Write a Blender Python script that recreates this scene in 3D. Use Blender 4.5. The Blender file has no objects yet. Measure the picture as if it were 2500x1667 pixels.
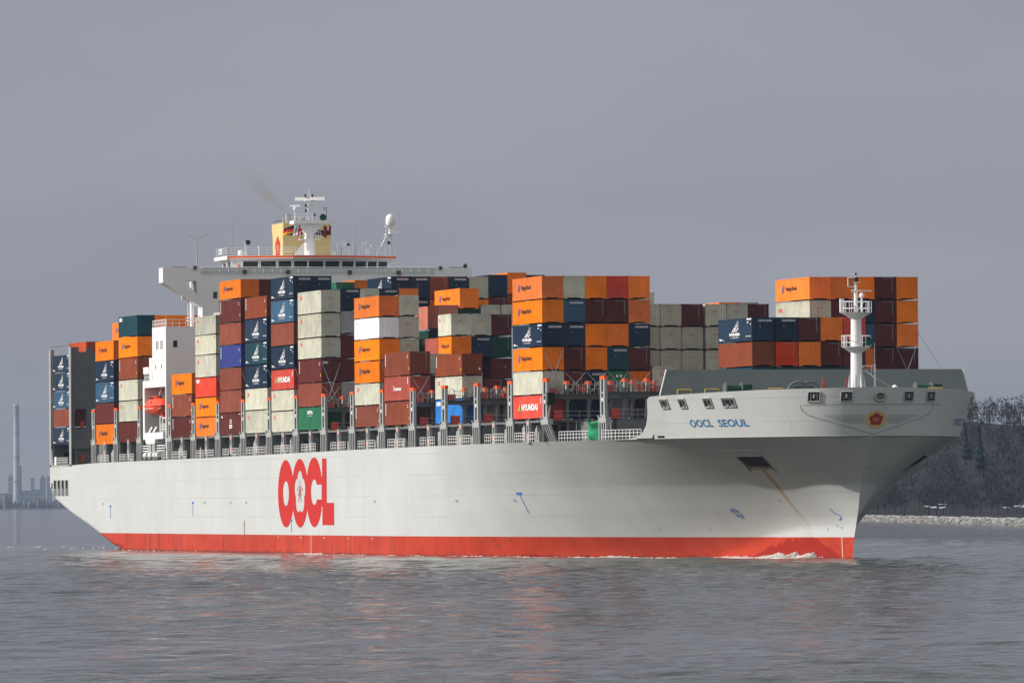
import bpy, bmesh, math, random
import numpy as np
from mathutils import Vector, Matrix
from mathutils.geometry import tessellate_polygon
R = math.radians
random.seed(7); rng = np.random.default_rng(7)
scn = bpy.context.scene
COL = scn.collection

# ------------------------------------------------------------------ camera
CAM = np.array([934.97, -231.03, 6.4]); FPX = 17318.0
YAW, PIT, ROL = 0.26869, 0.022468, -0.0075625
_d = np.array([-math.cos(YAW)*math.cos(PIT), math.sin(YAW)*math.cos(PIT), math.sin(PIT)])
_r = np.cross(_d, [0, 0, 1]); _r /= np.linalg.norm(_r); _u = np.cross(_r, _d)
_r, _u = math.cos(ROL)*_r + math.sin(ROL)*_u, -math.sin(ROL)*_r + math.cos(ROL)*_u
cd = bpy.data.cameras.new('camera'); cam = bpy.data.objects.new('camera', cd); COL.objects.link(cam)
m = Matrix.Identity(4)
for i in range(3):
    m[i][0], m[i][1], m[i][2], m[i][3] = _r[i], _u[i], -_d[i], CAM[i]
cam.matrix_world = m
cd.sensor_width = 36; cd.lens = FPX/2500*36; cd.clip_start = 1; cd.clip_end = 60000
scn.camera = cam

# ------------------------------------------------------------------ world, sun, exposure
SUN_EL, SUN_AFT = 31.0, 6.0
SKY_STR = 0.13
world = bpy.data.worlds.new('World'); scn.world = world; world.use_nodes = True
nt = world.node_tree; nt.nodes.clear()
def N(nt, t, **k):
    n = nt.nodes.new(t)
    for a, v in k.items():
        if a.startswith('i_'):
            n.inputs[int(a[2:])].default_value = v
        else: setattr(n, a, v)
    return n
def LK(nt, a, b): nt.links.new(a, b)
def MATH(nt, op, a, b=None, c=None, clamp=False):
    n = nt.nodes.new('ShaderNodeMath'); n.operation = op; n.use_clamp = clamp
    for i, v in enumerate((a, b, c)):
        if v is None: continue
        if isinstance(v, (int, float)): n.inputs[i].default_value = v
        else: nt.links.new(v, n.inputs[i])
    return n.outputs[0]
def MIXC(nt, f, a, b, mode='MIX'):
    n = nt.nodes.new('ShaderNodeMix'); n.data_type = 'RGBA'; n.blend_type = mode
    for s, v in ((n.inputs[0], f), (n.inputs[6], a), (n.inputs[7], b)):
        if isinstance(v, (int, float)): s.default_value = v
        elif isinstance(v, tuple): s.default_value = (*v, 1) if len(v) == 3 else v
        else: nt.links.new(v, s)
    return n.outputs[2]
def RAMP(nt, v, lo, hi, a=0.0, b=1.0):
    n = nt.nodes.new('ShaderNodeMapRange'); n.interpolation_type = 'SMOOTHSTEP'
    n.inputs[1].default_value = lo; n.inputs[2].default_value = hi; n.inputs[3].default_value = a; n.inputs[4].default_value = b
    nt.links.new(v, n.inputs[0]); return n.outputs[0]
sky = N(nt, 'ShaderNodeTexSky', sky_type='NISHITA', sun_disc=False, sun_elevation=R(SUN_EL), sun_rotation=R(180+SUN_AFT))
geo = N(nt, 'ShaderNodeTexCoord')
sep = N(nt, 'ShaderNodeSeparateXYZ'); LK(nt, geo.outputs['Generated'], sep.inputs[0])
dx, dy, dz = sep.outputs
# a bank of grey cloud stands behind the ship (towards -X), elsewhere bright unseen cloud over clear sky, added to light forward faces
front = MATH(nt, 'ADD', MATH(nt, 'MULTIPLY', dx, -0.964), MATH(nt, 'MULTIPLY', dy, 0.266))
nz = N(nt, 'ShaderNodeTexNoise', i_2=2.2, i_3=5.0, i_4=0.6)
mp = N(nt, 'ShaderNodeMapping'); mp.inputs['Scale'].default_value = (1, 1, 3.2)
LK(nt, geo.outputs['Generated'], mp.inputs[0]); LK(nt, mp.outputs[0], nz.inputs[0])
bank = MATH(nt, 'MULTIPLY', RAMP(nt, front, -0.35, 0.45), RAMP(nt, dz, 0.28, 0.75, 1.0, 0.35))
nz2 = N(nt, 'ShaderNodeTexNoise', i_2=11.0, i_3=6.0, i_4=0.5)
mp2 = N(nt, 'ShaderNodeMapping'); mp2.inputs['Scale'].default_value = (1, 1, 3.6)
LK(nt, geo.outputs['Generated'], mp2.inputs[0]); LK(nt, mp2.outputs[0], nz2.inputs[0])
low = RAMP(nt, dz, -0.005, 0.085)
cloud = MIXC(nt, low, (0.336, 0.338, 0.360), (0.336, 0.335, 0.388))
cloud = MIXC(nt, RAMP(nt, nz2.outputs[0], 0.35, 0.7), cloud, MIXC(nt, 1.0, cloud, (0.885, 0.89, 0.90), 'MULTIPLY'))
skyc = MIXC(nt, 1.0, sky.outputs[0], (SKY_STR*1.0, SKY_STR*0.93, SKY_STR*0.86), 'MULTIPLY')
skyc = MIXC(nt, RAMP(nt, nz.outputs[0], 0.40, 0.60, 0.25, 0.95), skyc, (0.80, 0.785, 0.755))
col = MIXC(nt, bank, skyc, cloud)
bg = N(nt, 'ShaderNodeBackground'); LK(nt, col, bg.inputs[0]); bg.inputs[1].default_value = 1.0
wo = N(nt, 'ShaderNodeOutputWorld'); LK(nt, bg.outputs[0], wo.inputs[0])

sl = bpy.data.lights.new('sun', 'SUN'); sl.energy = 4.45; sl.angle = R(0.5); sl.color = (1.0, 0.962, 0.91)
so = bpy.data.objects.new('sun', sl); COL.objects.link(so)
tos = Vector((-math.sin(R(SUN_AFT))*math.cos(R(SUN_EL)), -math.cos(R(SUN_AFT))*math.cos(R(SUN_EL)), math.sin(R(SUN_EL))))
so.rotation_euler = tos.to_track_quat('Z', 'Y').to_euler(); so.location = (0, -300, 300)
vs = scn.view_settings; vs.view_transform = 'Standard'; vs.look = 'None'; vs.gamma = 1; vs.exposure = 0.08; vs.use_curve_mapping = False
scn.cycles.use_denoising = True
scn.cycles.max_bounces = 6; scn.cycles.diffuse_bounces = 2; scn.cycles.glossy_bounces = 3; scn.cycles.volume_bounces = 0; scn.cycles.caustics_reflective = False; scn.cycles.caustics_refractive = False
scn.cycles.transparent_max_bounces = 8

# ------------------------------------------------------------------ helpers
class MB:
    def __init__(s): s.v = []; s.f = []; s.mi = []; s.sm = []
    def add(s, v, f, mi=0, smooth=False):
        o = len(s.v); s.v += [tuple(map(float, p)) for p in v]
        for q in f: s.f.append([o+i for i in q]); s.mi.append(mi); s.sm.append(smooth)
    def box(s, x0, x1, y0, y1, z0, z1, mi=0):
        s.add([(x0,y0,z0),(x1,y0,z0),(x1,y1,z0),(x0,y1,z0),(x0,y0,z1),(x1,y0,z1),(x1,y1,z1),(x0,y1,z1)],
              [(0,3,2,1),(4,5,6,7),(0,1,5,4),(1,2,6,5),(2,3,7,6),(3,0,4,7)], mi)
    def tube(s, p, q, r, r2=None, n=8, mi=0, caps=True):
        p = Vector(p); q = Vector(q); r2 = r if r2 is None else r2; d = (q-p)
        if d.length < 1e-6: return
        d.normalize(); a = d.orthogonal().normalized(); b = d.cross(a); vv = []
        for c, rr in ((p, r), (q, r2)):
            for i in range(n):
                t = 2*math.pi*i/n; vv.append(c + a*math.cos(t)*rr + b*math.sin(t)*rr)
        s.add(vv, [(i, (i+1) % n, n+(i+1) % n, n+i) for i in range(n)], mi, n > 5)
        if caps: s.add(vv, [tuple(range(n))[::-1], tuple(range(n, 2*n))], mi)
    def path(s, pts, r, n=6, mi=0):
        for a, b in zip(pts[:-1], pts[1:]): s.tube(a, b, r, n=n, mi=mi)
    def prism(s, poly, axis, a, b, mi=0, holes=()):
        """poly: 2D points in the plane of the two other axes, pushed along axis from a to b"""
        loops = [list(poly)] + [list(h) for h in holes]
        def P3(p, t):
            return {'x': (t, p[0], p[1]), 'y': (p[0], t, p[1]), 'z': (p[0], p[1], t)}[axis]
        flat = [p for l in loops for p in l]
        tri = tessellate_polygon([[Vector((p[0], p[1], 0)) for p in l] for l in loops])
        n = len(flat); vv = [P3(p, a) for p in flat] + [P3(p, b) for p in flat]
        ff = [tuple(t) for t in tri] + [tuple(n+i for i in reversed(t)) for t in tri]
        o = 0
        for l in loops:
            k = len(l)
            ff += [(o+i, o+(i+1) % k, n+o+(i+1) % k, n+o+i) for i in range(k)]; o += k
        s.add(vv, ff, mi)
    def lathe(s, prof, c=(0, 0, 0), n=16, mi=0):
        vv = []
        for r, z in prof:
            for i in range(n):
                t = 2*math.pi*i/n; vv.append((c[0]+r*math.cos(t), c[1]+r*math.sin(t), c[2]+z))
        ff = [(k*n+i, k*n+(i+1) % n, (k+1)*n+(i+1) % n, (k+1)*n+i) for k in range(len(prof)-1) for i in range(n)]
        s.add(vv, ff, mi, True)
        s.add(vv[-n:], [tuple(range(n))], mi)
    def mesh(s, name, mats):
        me = bpy.data.meshes.new(name); me.from_pydata(s.v, [], s.f)
        for m in (mats if isinstance(mats, (list, tuple)) else [mats]): me.materials.append(m)
        me.polygons.foreach_set('material_index', s.mi); me.polygons.foreach_set('use_smooth', s.sm)
        bm = bmesh.new(); bm.from_mesh(me); bmesh.ops.recalc_face_normals(bm, faces=bm.faces); bm.to_mesh(me); bm.free()
        me.update(); return me
    def build(s, name, mats, parent=None):
        return link(name, s.mesh(name, mats), parent)
def link(name, me, parent=None, loc=None):
    o = bpy.data.objects.new(name, me); COL.objects.link(o)
    if parent is not None: o.parent = parent
    if loc is not None: o.location = loc
    return o
def tag(o, label, cat, group=None, kind=None):
    if label: o['label'] = label
    if cat: o['category'] = cat
    if group: o['group'] = group
    if kind: o['kind'] = kind
    return o

_tc = {}
def text2d(s, bold=0.0):
    """lettering as flat triangles: unit cap height, x from 0"""
    if (s, bold) in _tc: return _tc[(s, bold)]
    cu = bpy.data.curves.new('lettering', 'FONT'); cu.body = s; cu.size = 1.0; cu.offset = bold; cu.resolution_u = 3
    o = bpy.data.objects.new('lettering', cu); COL.objects.link(o)
    dg = bpy.context.evaluated_depsgraph_get(); me = bpy.data.meshes.new_from_object(o.evaluated_get(dg))
    v = np.array([p.co[:2] for p in me.vertices]); f = [tuple(p.vertices) for p in me.polygons]
    bpy.data.objects.remove(o); bpy.data.meshes.remove(me); bpy.data.curves.remove(cu)
    v[:, 0] -= v[:, 0].min(); v[:, 1] -= v[:, 1].min(); w = v[:, 0].max(); h = v[:, 1].max()
    v[:, 0] /= w; v[:, 1] /= h
    _tc[(s, bold)] = (v, f); return v, f
def raster(fn, u0, u1, v0, v1, nu, nv):
    """rectangles (u0,u1,v0,v1) covering where fn(u,v) is true"""
    us = u0+(np.arange(nu)+.5)*(u1-u0)/nu; out = []; dv = (v1-v0)/nv; du = (u1-u0)/nu
    for k in range(nv):
        vv = v0+(k+.5)*dv; msk = fn(us, np.full_like(us, vv)); i = 0
        while i < nu:
            if msk[i]:
                j = i
                while j < nu and msk[j]: j += 1
                out.append((u0+i*du, u0+j*du, v0+k*dv, v0+(k+1)*dv)); i = j
            else: i += 1
    return out
def flower(u, v):
    """five petals in the unit disc"""
    r = np.zeros_like(u, bool)
    for k in range(5):
        a = R(90+72*k); r |= (u-.52*math.cos(a))**2+(v-.52*math.sin(a))**2 < .48**2
    return r | (u*u+v*v < .3**2)
def stamens(u, v):
    r = u*u+v*v < .10**2
    for k in range(10):
        a = R(90+36*k); L = .62 if k % 2 == 0 else .42
        t = u*math.cos(a)+v*math.sin(a); n = -u*math.sin(a)+v*math.cos(a)
        r |= (t > 0) & (t < L) & (abs(n) < .022)
        r |= (u-L*math.cos(a))**2+(v-L*math.sin(a))**2 < .055**2
    return r

# ------------------------------------------------------------------ materials
def newmat(name):
    ma = bpy.data.materials.new(name); ma.use_nodes = True; nt = ma.node_tree; nt.nodes.clear()
    b = nt.nodes.new('ShaderNodeBsdfPrincipled'); o = nt.nodes.new('ShaderNodeOutputMaterial'); nt.links.new(b.outputs[0], o.inputs[0])
    return ma, nt, b
def paint(name, c, rough=.5, var=.12, dirt=.0, dirtc=(.06, .045, .035), scale=1.0, rnd=0.0, metal=0.0, streak=0.0, spec=.25):
    """weathered paint: cloudy tone, grime patches and run-down streaks, small shift from one copy to the next"""
    ma, nt, b = newmat(name)
    tc = N(nt, 'ShaderNodeTexCoord'); oi = N(nt, 'ShaderNodeObjectInfo')
    off = N(nt, 'ShaderNodeVectorMath', operation='SCALE'); cx = N(nt, 'ShaderNodeCombineXYZ')
    for i in range(3): LK(nt, oi.outputs['Random'], cx.inputs[i])
    LK(nt, cx.outputs[0], off.inputs[0]); off.inputs['Scale'].default_value = 37.0 if rnd else 0.0
    ad = N(nt, 'ShaderNodeVectorMath', operation='ADD'); LK(nt, tc.outputs['Object'], ad.inputs[0]); LK(nt, off.outputs[0], ad.inputs[1])
    n1 = N(nt, 'ShaderNodeTexNoise', i_2=.55*scale, i_3=4.0, i_4=.6); LK(nt, ad.outputs[0], n1.inputs[0])
    cc = MIXC(nt, RAMP(nt, n1.outputs[0], .3, .7), tuple(x*(1-var) for x in c), tuple(min(1, x*(1+var)) for x in c))
    if rnd:
        hs = N(nt, 'ShaderNodeHueSaturation'); LK(nt, cc, hs.inputs['Color'])
        LK(nt, MATH(nt, 'MULTIPLY_ADD', oi.outputs['Random'], rnd*2, 1-rnd), hs.inputs['Value'])
        r2 = MATH(nt, 'FRACT', MATH(nt, 'MULTIPLY', oi.outputs['Random'], 13.7))
        LK(nt, MATH(nt, 'MULTIPLY_ADD', r2, .12, .95), hs.inputs['Saturation'])
        LK(nt, MATH(nt, 'MULTIPLY_ADD', r2, .006, .497), hs.inputs['Hue'])
        cc = hs.outputs[0]
    if dirt:
        n2 = N(nt, 'ShaderNodeTexNoise', i_2=2.2*scale, i_3=6.0, i_4=.7); LK(nt, ad.outputs[0], n2.inputs[0])
        cc = MIXC(nt, MATH(nt, 'MULTIPLY', RAMP(nt, n2.outputs[0], .56, .74), dirt), cc, dirtc)
    if streak:
        mp = N(nt, 'ShaderNodeMapping'); mp.inputs['Scale'].default_value = (1.6*scale, 1.6*scale, .09*scale)
        LK(nt, ad.outputs[0], mp.inputs[0])
        n3 = N(nt, 'ShaderNodeTexNoise', i_2=1.6, i_3=5.0, i_4=.65); LK(nt, mp.outputs[0], n3.inputs[0])
        cc = MIXC(nt, MATH(nt, 'MULTIPLY', RAMP(nt, n3.outputs[0], .58, .78), streak), cc, dirtc)
    LK(nt, cc, b.inputs['Base Color']); b.inputs['Roughness'].default_value = rough; b.inputs['Metallic'].default_value = metal; b.inputs['Specular IOR Level'].default_value = spec
    return ma
CC = {'or': (.80, .192, .010), 'nv': (.016, .032, .062), 'st': (.036, .092, .165), 'te': (.016, .062, .082), 'gr': (.035, .165, .085),
      'cr': (.49, .482, .39), 'wh': (.78, .79, .80), 'ma': (.100, .022, .017), 'ru': (.22, .057, .030), 'rd': (.60, .058, .025),
      'bl': (.045, .20, .52), 'vi': (.028, .038, .19), 'sa': (.50, .17, .10), 'pk': (.30, .085, .07), 'gy': (.36, .37, .37),
      'dg': (.012, .055, .038), 'rr': (.40, .075, .042)}
CM = {k: paint('container_paint_'+k, c, .7, .13, .7 if k in ('cr', 'or', 'ma', 'ru', 'gy') else .45,
               tuple(x*.35+.02 for x in c) if k != 'cr' else (.22, .13, .07), 1.0, .17, streak=.6, spec=.12) for k, c in CC.items()}
M = {}
M['white'] = paint('white_paint', (.80, .79, .78), .45, .03, .1, (.5, .45, .4))
M['house'] = paint('house_paint', (.78, .765, .76), .5, .03, .12, (.55, .5, .45), .4, streak=.12)
M['bay'] = paint('boat_bay_painted_shade', (.20, .19, .17), .6, .06)  # bay walls are white; their shadow is put into this grey
M['bulw'] = paint('nav_bulwark_paint', (.56, .60, .58), .5, .04)
M['lgrey'] = paint('light_grey_paint', (.35, .355, .345), .5, .08, .35, (.2, .16, .13))
M['mgrey'] = paint('grey_paint', (.16, .17, .165), .5, .08, .25, (.1, .07, .05))
M['dgrey'] = paint('dark_grey_paint', (.122, .124, .118), .55, .08, .2, (.06, .05, .04))
M['plate'] = paint('breakwater_paint', (.20, .225, .22), .55, .05, .15, (.14, .14, .13), .3, streak=.15)
M['black'] = paint('black_and_painted_shade', (.006, .006, .007), .8, .1)  # real black parts, and shade painted into openings and slots
M['orange'] = paint('safety_orange', (.85, .11, .015), .5, .08)
M['redbox'] = paint('red_locker', (.55, .05, .02), .5, .08, .3)
M['boat'] = paint('lifeboat_orange', (.85, .085, .03), .3, .05)
M['green'] = paint('green_net', (.012, .22, .10), .7, .2)
M['dkgreen'] = paint('winch_green', (.008, .055, .04), .5, .1)
M['salmon'] = paint('number_salmon', (.80, .33, .25), .6, .05)
M['red'] = paint('logo_red', (.52, .020, .012), .45, .03)
M['cream'] = paint('funnel_cream', (.66, .50, .22), .5, .04, .2, (.3, .2, .1), streak=.15)
M['mkwhite'] = paint('marking_white', (.80, .80, .80), .5, .05)
M['mkblue'] = paint('marking_blue', (.05, .22, .55), .5, .05)
M['mklight'] = paint('faded_blue_marking', (.30, .42, .55), .5, .05)
M['mknavy'] = paint('marking_navy', (.035, .16, .34), .5, .05)
M['mkdark'] = paint('marking_dark', (.055, .03, .02), .5, .05)
M['mkviolet'] = paint('marking_violet', (.16, .13, .30), .5, .05)
M['mkred'] = paint('marking_red', (.70, .045, .02), .5, .05)
M['mkdred'] = paint('marking_deep_red', (.35, .02, .015), .5, .05)
M['mkgreen'] = paint('marking_green', (.05, .35, .06), .5, .05)
M['mkyel'] = paint('marking_yellow', (.75, .5, .05), .5, .05)
M['mkgrey'] = paint('marking_grey', (.30, .31, .33), .5, .05)
M['gold'] = paint('emblem_gold', (.55, .42, .17), .5, .05)
M['line'] = paint('emblem_line', (.10, .13, .15), .5, .05)
M['steel'] = paint('bright_steel', (.5, .5, .5), .3, .05, metal=.9)
M['rust'] = paint('rusty_plate', (.22, .10, .05), .8, .3)
M['flood'] = paint('floodlight_brown', (.10, .055, .04), .6, .1)
M['wire'] = paint('wire', (.14, .14, .14), .5, .1)
M['cloth_dark'] = paint('dark_cloth', (.02, .02, .025), .8, .1)
M['skin'] = paint('skin', (.45, .26, .18), .6, .05)
def glassmat():
    ma, nt, b = newmat('wheelhouse_glass'); b.inputs['Base Color'].default_value = (.012, .018, .018, 1)
    b.inputs['Roughness'].default_value = .06; b.inputs['IOR'].default_value = 1.5; return ma
M['glass'] = glassmat()

# ------------------------------------------------------------------ hull form
YC = -0.1; HB = 21.4
def lerp(a, b, t): return a+(b-a)*t
def Xs(z): return float(np.interp(z, [-5, 0, 2.2, 5.4, 7.9, 12.89, 17.9], [229.0, 229.55, 230.2, 231.8, 232.5, 236.6, 238.2]))
def _fb(s, L, p, q):
    t = min(max(s/L, 0), 1); return HB*(1-(1-t)**p)**q
def hb(x, z):
    s = max(Xs(z)-x, 0)
    if z <= 12.89:
        k = min(max((s-7)/30, 0), 1); k = k*k*(3-2*k); z0 = 3.4*(1-k)-1.0*k; w = (max(z-z0, 0)/(12.89-z0))**(1.35-.2*k)
        b = (1-w)*_fb(s, 109, 1.28, 1)+w*_fb(s, 80, 2.714, .45)
    else:
        w = (z-12.89)/5.0
        b = (1-w)*_fb(s, 80, 2.714, .45)+w*_fb(s, 45, 2, .5)
    if x < 20:
        zc = float(np.interp(x, [-81, -80, -76.5, -66.4, -52, -43, -33, -10, 20], [8.3, 7.7, 6.1, 4.3, 2.2, .7, -1, -4, -7]))
        t = (z-zc+.2)/1.2
        b = min(b, HB*(max(0, min(1, t))**.30))
    return b
def xs_at(y, z):
    """x on the bow surface for a given offset from the centreline"""
    lo, hi = 190.0, Xs(z); y = abs(y-YC)
    for _ in range(34):
        mid = (lo+hi)/2
        if hb(mid, z) > y: lo = mid
        else: hi = mid
    return lo
def hsurf(x, z, off=.03):
    """point on the starboard side, pushed outboard by off"""
    e = .05; b = hb(x, z); n = Vector((-(hb(x+e, z)-hb(x-e, z))/(2*e), -1, -(hb(x, min(z+e, 17.8))-hb(x, z-e))/(2*e)))
    n = Vector((n.x, -1, n.z)).normalized() if True else n
    return Vector((x, YC-b, z)) + n*off
def ztop(x): return float(np.interp(x, [-80, -66, -50, 20, 66, 108, 147, 182], [11.84, 11.99, 12.2, 12.37, 12.58, 12.76, 12.85, 12.89]))

# ------------------------------------------------------------------ setting: water
def noise2(x, y, seed, wl, n=10):
    g = np.random.default_rng(seed); out = np.zeros_like(x)
    for i in range(n):
        a = g.normal(math.pi*.62, .55); L = wl*g.uniform(.55, 1.7); k = 2*math.pi/L
        out += np.sin(k*(x*math.cos(a)+y*math.sin(a))+g.uniform(0, 6.28))*L/wl
    return out/math.sqrt(n)
def wave_h(x, y):
    h = .045*noise2(x, y, 3, 9.0)+.03*noise2(x, y, 5, 4.5)+.04*noise2(x, y, 8, 30.0)
    # bow wave: a swell spilling off each side of the stem and trailing aft
    for sgn in (-1, 1):
        ys = (y-YC)*sgn
        for dist, amp, wid in ((0, .22, 1.6), (13, .26, 4.0), (26, .16, 5.0)):
            s = 236-x
            yc = .8+dist+np.maximum(s, 0)*.33
            h += amp*np.exp(-((ys-yc)/wid)**2)*np.exp(-np.maximum(s, 0)/75)*(1/(1+np.exp(-(s+1)/1.6)))
        # low swell running off the bow shoulder
        yc2 = 3+np.maximum(246-x, 0)*.6
        h += (.5 if sgn > 0 else .12)*np.exp(-((ys-yc2)/4.0)**2)*np.exp(-np.abs(240-x)/20)
    # stern wake
    h += .12*np.exp(-((y-YC)/20)**2)*np.clip((-60-x)/20, 0, 1)*np.sin(x*.35+noise2(x, y, 9, 14))*np.exp((x+60)/160)
    return h
def chop(u, v):
    """short wind chop as a sum of many small waves; u runs down wind"""
    g = np.random.default_rng(44); h = np.zeros_like(u)
    for L, n, slope in ((14, 8, .022), (6.5, 14, .060), (3.4, 20, .100), (2.0, 18, .080)):
        for i in range(n):
            a = g.normal(0, .48); l = L*g.uniform(.7, 1.45); k = 2*math.pi/l; A = slope/k*math.sqrt(2/n)*g.uniform(.6, 1.4)
            h += A*np.sin(k*(u*math.cos(a)+v*math.sin(a))+g.uniform(0, 6.28))
    patch = .72+.38*np.sin(u*.021+1.3*np.sin(v*.013)+.7*np.sin(u*.009+v*.03))*np.sin(v*.037+u*.006+2)
    return h*patch*.76
def build_water():
    wd = Vector((-.96387, .2654, 0)).normalized(); wl = Vector((wd.y, -wd.x, 0))
    us = np.concatenate([[-150, 0, 120, 200], np.arange(236, 480, .55), np.arange(480, 760, .75), np.arange(760, 900, 1.6), np.arange(900, 1200, 4.0), [1300, 1500, 2000, 3000, 5000, 8000, 12900]])
    vs_ = np.concatenate([[-3300, -1200, -400, -150], np.arange(-96, 96, .62), [150, 400, 1000, 2300]])
    U_, V_ = np.meshgrid(us, vs_, indexing='ij')
    X = CAM[0]+U_*wd.x+V_*wl.x; Y = CAM[1]+U_*wd.y+V_*wl.y
    fade = np.clip((U_-236)/12, 0, 1)*np.clip((1180-U_)/160, 0, 1)*np.clip((95-np.abs(V_))/14, 0, 1)
    near = np.clip((980-U_)/240, 0, 1)
    Z = (wave_h(X, Y)+chop(U_, V_)*near)*fade
    nx, ny = X.shape; v = np.stack([X, Y, Z], -1).reshape(-1, 3)
    i = np.arange(nx*ny).reshape(nx, ny)
    f = np.stack([i[:-1, :-1], i[:-1, 1:], i[1:, 1:], i[1:, :-1]], -1).reshape(-1, 4)
    me = bpy.data.meshes.new('water'); me.vertices.add(len(v)); me.vertices.foreach_set('co', v.ravel())
    me.loops.add(f.size); me.loops.foreach_set('vertex_index', f.ravel()); me.polygons.add(len(f))
    me.polygons.foreach_set('loop_start', np.arange(len(f))*4); me.polygons.foreach_set('use_smooth', np.ones(len(f), bool))
    me.update(calc_edges=True)
    ma, nt, b = newmat('river_water')
    b.inputs['Base Color'].default_value = (.035, .041, .033, 1); b.inputs['Roughness'].default_value = .07; b.inputs['IOR'].default_value = 1.33
    tc = N(nt, 'ShaderNodeTexCoord'); nrm = None
    hsum = None
    for sc, st, amp, rot in ((.17, 1.8, .5, .25), (.9, 1.6, .22, .4)):
        mp = N(nt, 'ShaderNodeMapping'); mp.inputs['Rotation'].default_value = (0, 0, rot-.27); mp.inputs['Scale'].default_value = (st, 1, 1)
        LK(nt, tc.outputs['Object'], mp.inputs[0])
        n = N(nt, 'ShaderNodeTexNoise', i_2=sc, i_3=3.0, i_4=.55); LK(nt, mp.outputs[0], n.inputs[0])
        h = MATH(nt, 'MULTIPLY', n.outputs[0], amp); hsum = h if hsum is None else MATH(nt, 'ADD', hsum, h)
    # calmer and rougher lanes
    mp = N(nt, 'ShaderNodeMapping'); mp.inputs['Scale'].default_value = (.012, .004, 1); mp.inputs['Rotation'].default_value = (0, 0, .2)
    LK(nt, tc.outputs['Object'], mp.inputs[0]); ln = N(nt, 'ShaderNodeTexNoise', i_2=1.0, i_3=3.0); LK(nt, mp.outputs[0], ln.inputs[0])
    bp = N(nt, 'ShaderNodeBump'); bp.inputs['Distance'].default_value = 1.0
    LK(nt, RAMP(nt, ln.outputs[0], .35, .65, .5, 1.0), bp.inputs['Strength'])
    LK(nt, hsum, bp.inputs['Height']); LK(nt, bp.outputs[0], b.inputs['Normal'])
    me.materials.append(ma)
    w = link('water', me); tag(w, 'grey rippled river water', 'water', kind='structure')
build_water()

# foam along the bow and at the stern
def foam_strip(mb, x0, x1, hgt, outw, seed, side=-1, dens=7.0, zoff=0):
    g = np.random.default_rng(seed)
    n = int((x1-x0)*dens*3); gx = np.linspace(x0, x1, int((x1-x0)*1.6)+2); gv = g.uniform(.12, 1, len(gx))**1.3*np.interp(gx, [x0, lerp(x0, x1, .25), lerp(x0, x1, .55), lerp(x0, x1, .9), x1], [.15, .45, .75, 1.0, .3])
    for i in range(n):
        t = g.uniform(); x = x0+(x1-x0)*t
        env = float(np.interp(x, gx, gv))
        if g.uniform() > max(.25, env): continue
        y = YC+side*(hb(x, .3)+.05+abs(g.normal(0, outw)))
        base = float(wave_h(np.array([x]), np.array([y]))[0])+zoff
        hh = hgt*max(.08, env)*g.uniform(.02, 1)**1.6*math.exp(-abs(y-YC-side*hb(x, .3))/1.6)
        s = g.uniform(.04, .19); z = base+hh*.6
        a = g.uniform(0, 6.3); ca, sa = math.cos(a)*s, math.sin(a)*s; k = g.uniform(.3, .7)*s
        mb.add([(x-ca, y-sa, z-k*.3), (x+sa*.6, y-ca*.6, z), (x+ca, y+sa, z-k*.2), (x-sa*.6, y+ca*.6, z+k*.3), (x, y, z+k)],
               [(0, 1, 4), (1, 2, 4), (2, 3, 4), (3, 0, 4)], 0)
fm = paint('foam_white', (.72, .70, .66), .8, .12)
mb = MB()
foam_strip(mb, 201, 225, 1.7, .75, 1, dens=420)
foam_strip(mb, 196, 224, .12, 2.0, 21, dens=260)
foam_strip(mb, 193, 212, .35, .5, 2, dens=26)
foam_strip(mb, 168, 188, .55, .35, 13, dens=40)
foam_strip(mb, 130, 200, .16, .35, 3, dens=9)
foam_strip(mb, 60, 130, .12, .3, 4, dens=4)
foam_strip(mb, 72, 86, .40, .35, 14, dens=30)
foam_strip(mb, -46, 20, .05, .5, 6, dens=1.0)
g = np.random.default_rng(9)
for i in range(50):      # broken wash lines trailing from the stern
    x = -42-abs(g.normal(0, 90)); y = -16+g.normal(0, 5.0)*(1+abs(x+42)/40)
    if x < -190: continue
    z = float(wave_h(np.array([x]), np.array([y]))[0])+.03; s = g.uniform(.15, .5)
    mb.add([(x-s*1.8, y-s*.3, z-.03), (x, y-s*.6, z), (x+s*1.8, y, z-.02), (x, y+s*.6, z+.06)], [(0, 1, 2, 3)], 0)
tag(mb.build('foam', fm), 'white foam along the waterline of the ship', 'foam', kind='stuff')

# ------------------------------------------------------------------ setting: far shores
def at(px, py, dist):
    v = _d*FPX+_r*(px-1250)+_u*(833.5-py); v = v/math.hypot(v[0], v[1]); return Vector(CAM+v*dist)
def gdir(px):
    a = at(px, 1230, 1000); v = Vector((a.x-CAM[0], a.y-CAM[1], 0)).normalized(); return v, Vector((v.y, -v.x, 0))
SH = {}
# right bank: wooded hillside behind a stone training wall
vf, vr = gdir(2330)
C0 = Vector((CAM[0], CAM[1], 0))
def hillpt(lat, dep): return C0+vf*dep+vr*lat
def hillz(lat, dep):
    t = max(0, min(1, (dep-2080)/330)); t = t*t*(3-2*t)
    top = 27+4.5*math.sin(lat*.021+.3)+2.0*math.sin(lat*.07+2)+.03*lat
    return 1.2+top*t+.7*math.sin(lat*.11+dep*.05)*t
mb = MB(); lats = np.linspace(-170, 330, 51); deps = [1990, 2000, 2030, 2060, 2080, 2110, 2140, 2175, 2210, 2250, 2300, 2360, 2420, 2600, 3000]
vv = []
for la in lats:
    for de in deps:
        p = hillpt(la, de); vv.append((p.x, p.y, hillz(la, de) if de > 1990 else -1.5))
nd = len(deps)
mb.add(vv, [(i*nd+j, (i+1)*nd+j, (i+1)*nd+j+1, i*nd+j+1) for i in range(len(lats)-1) for j in range(nd-1)], 0, True)
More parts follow.
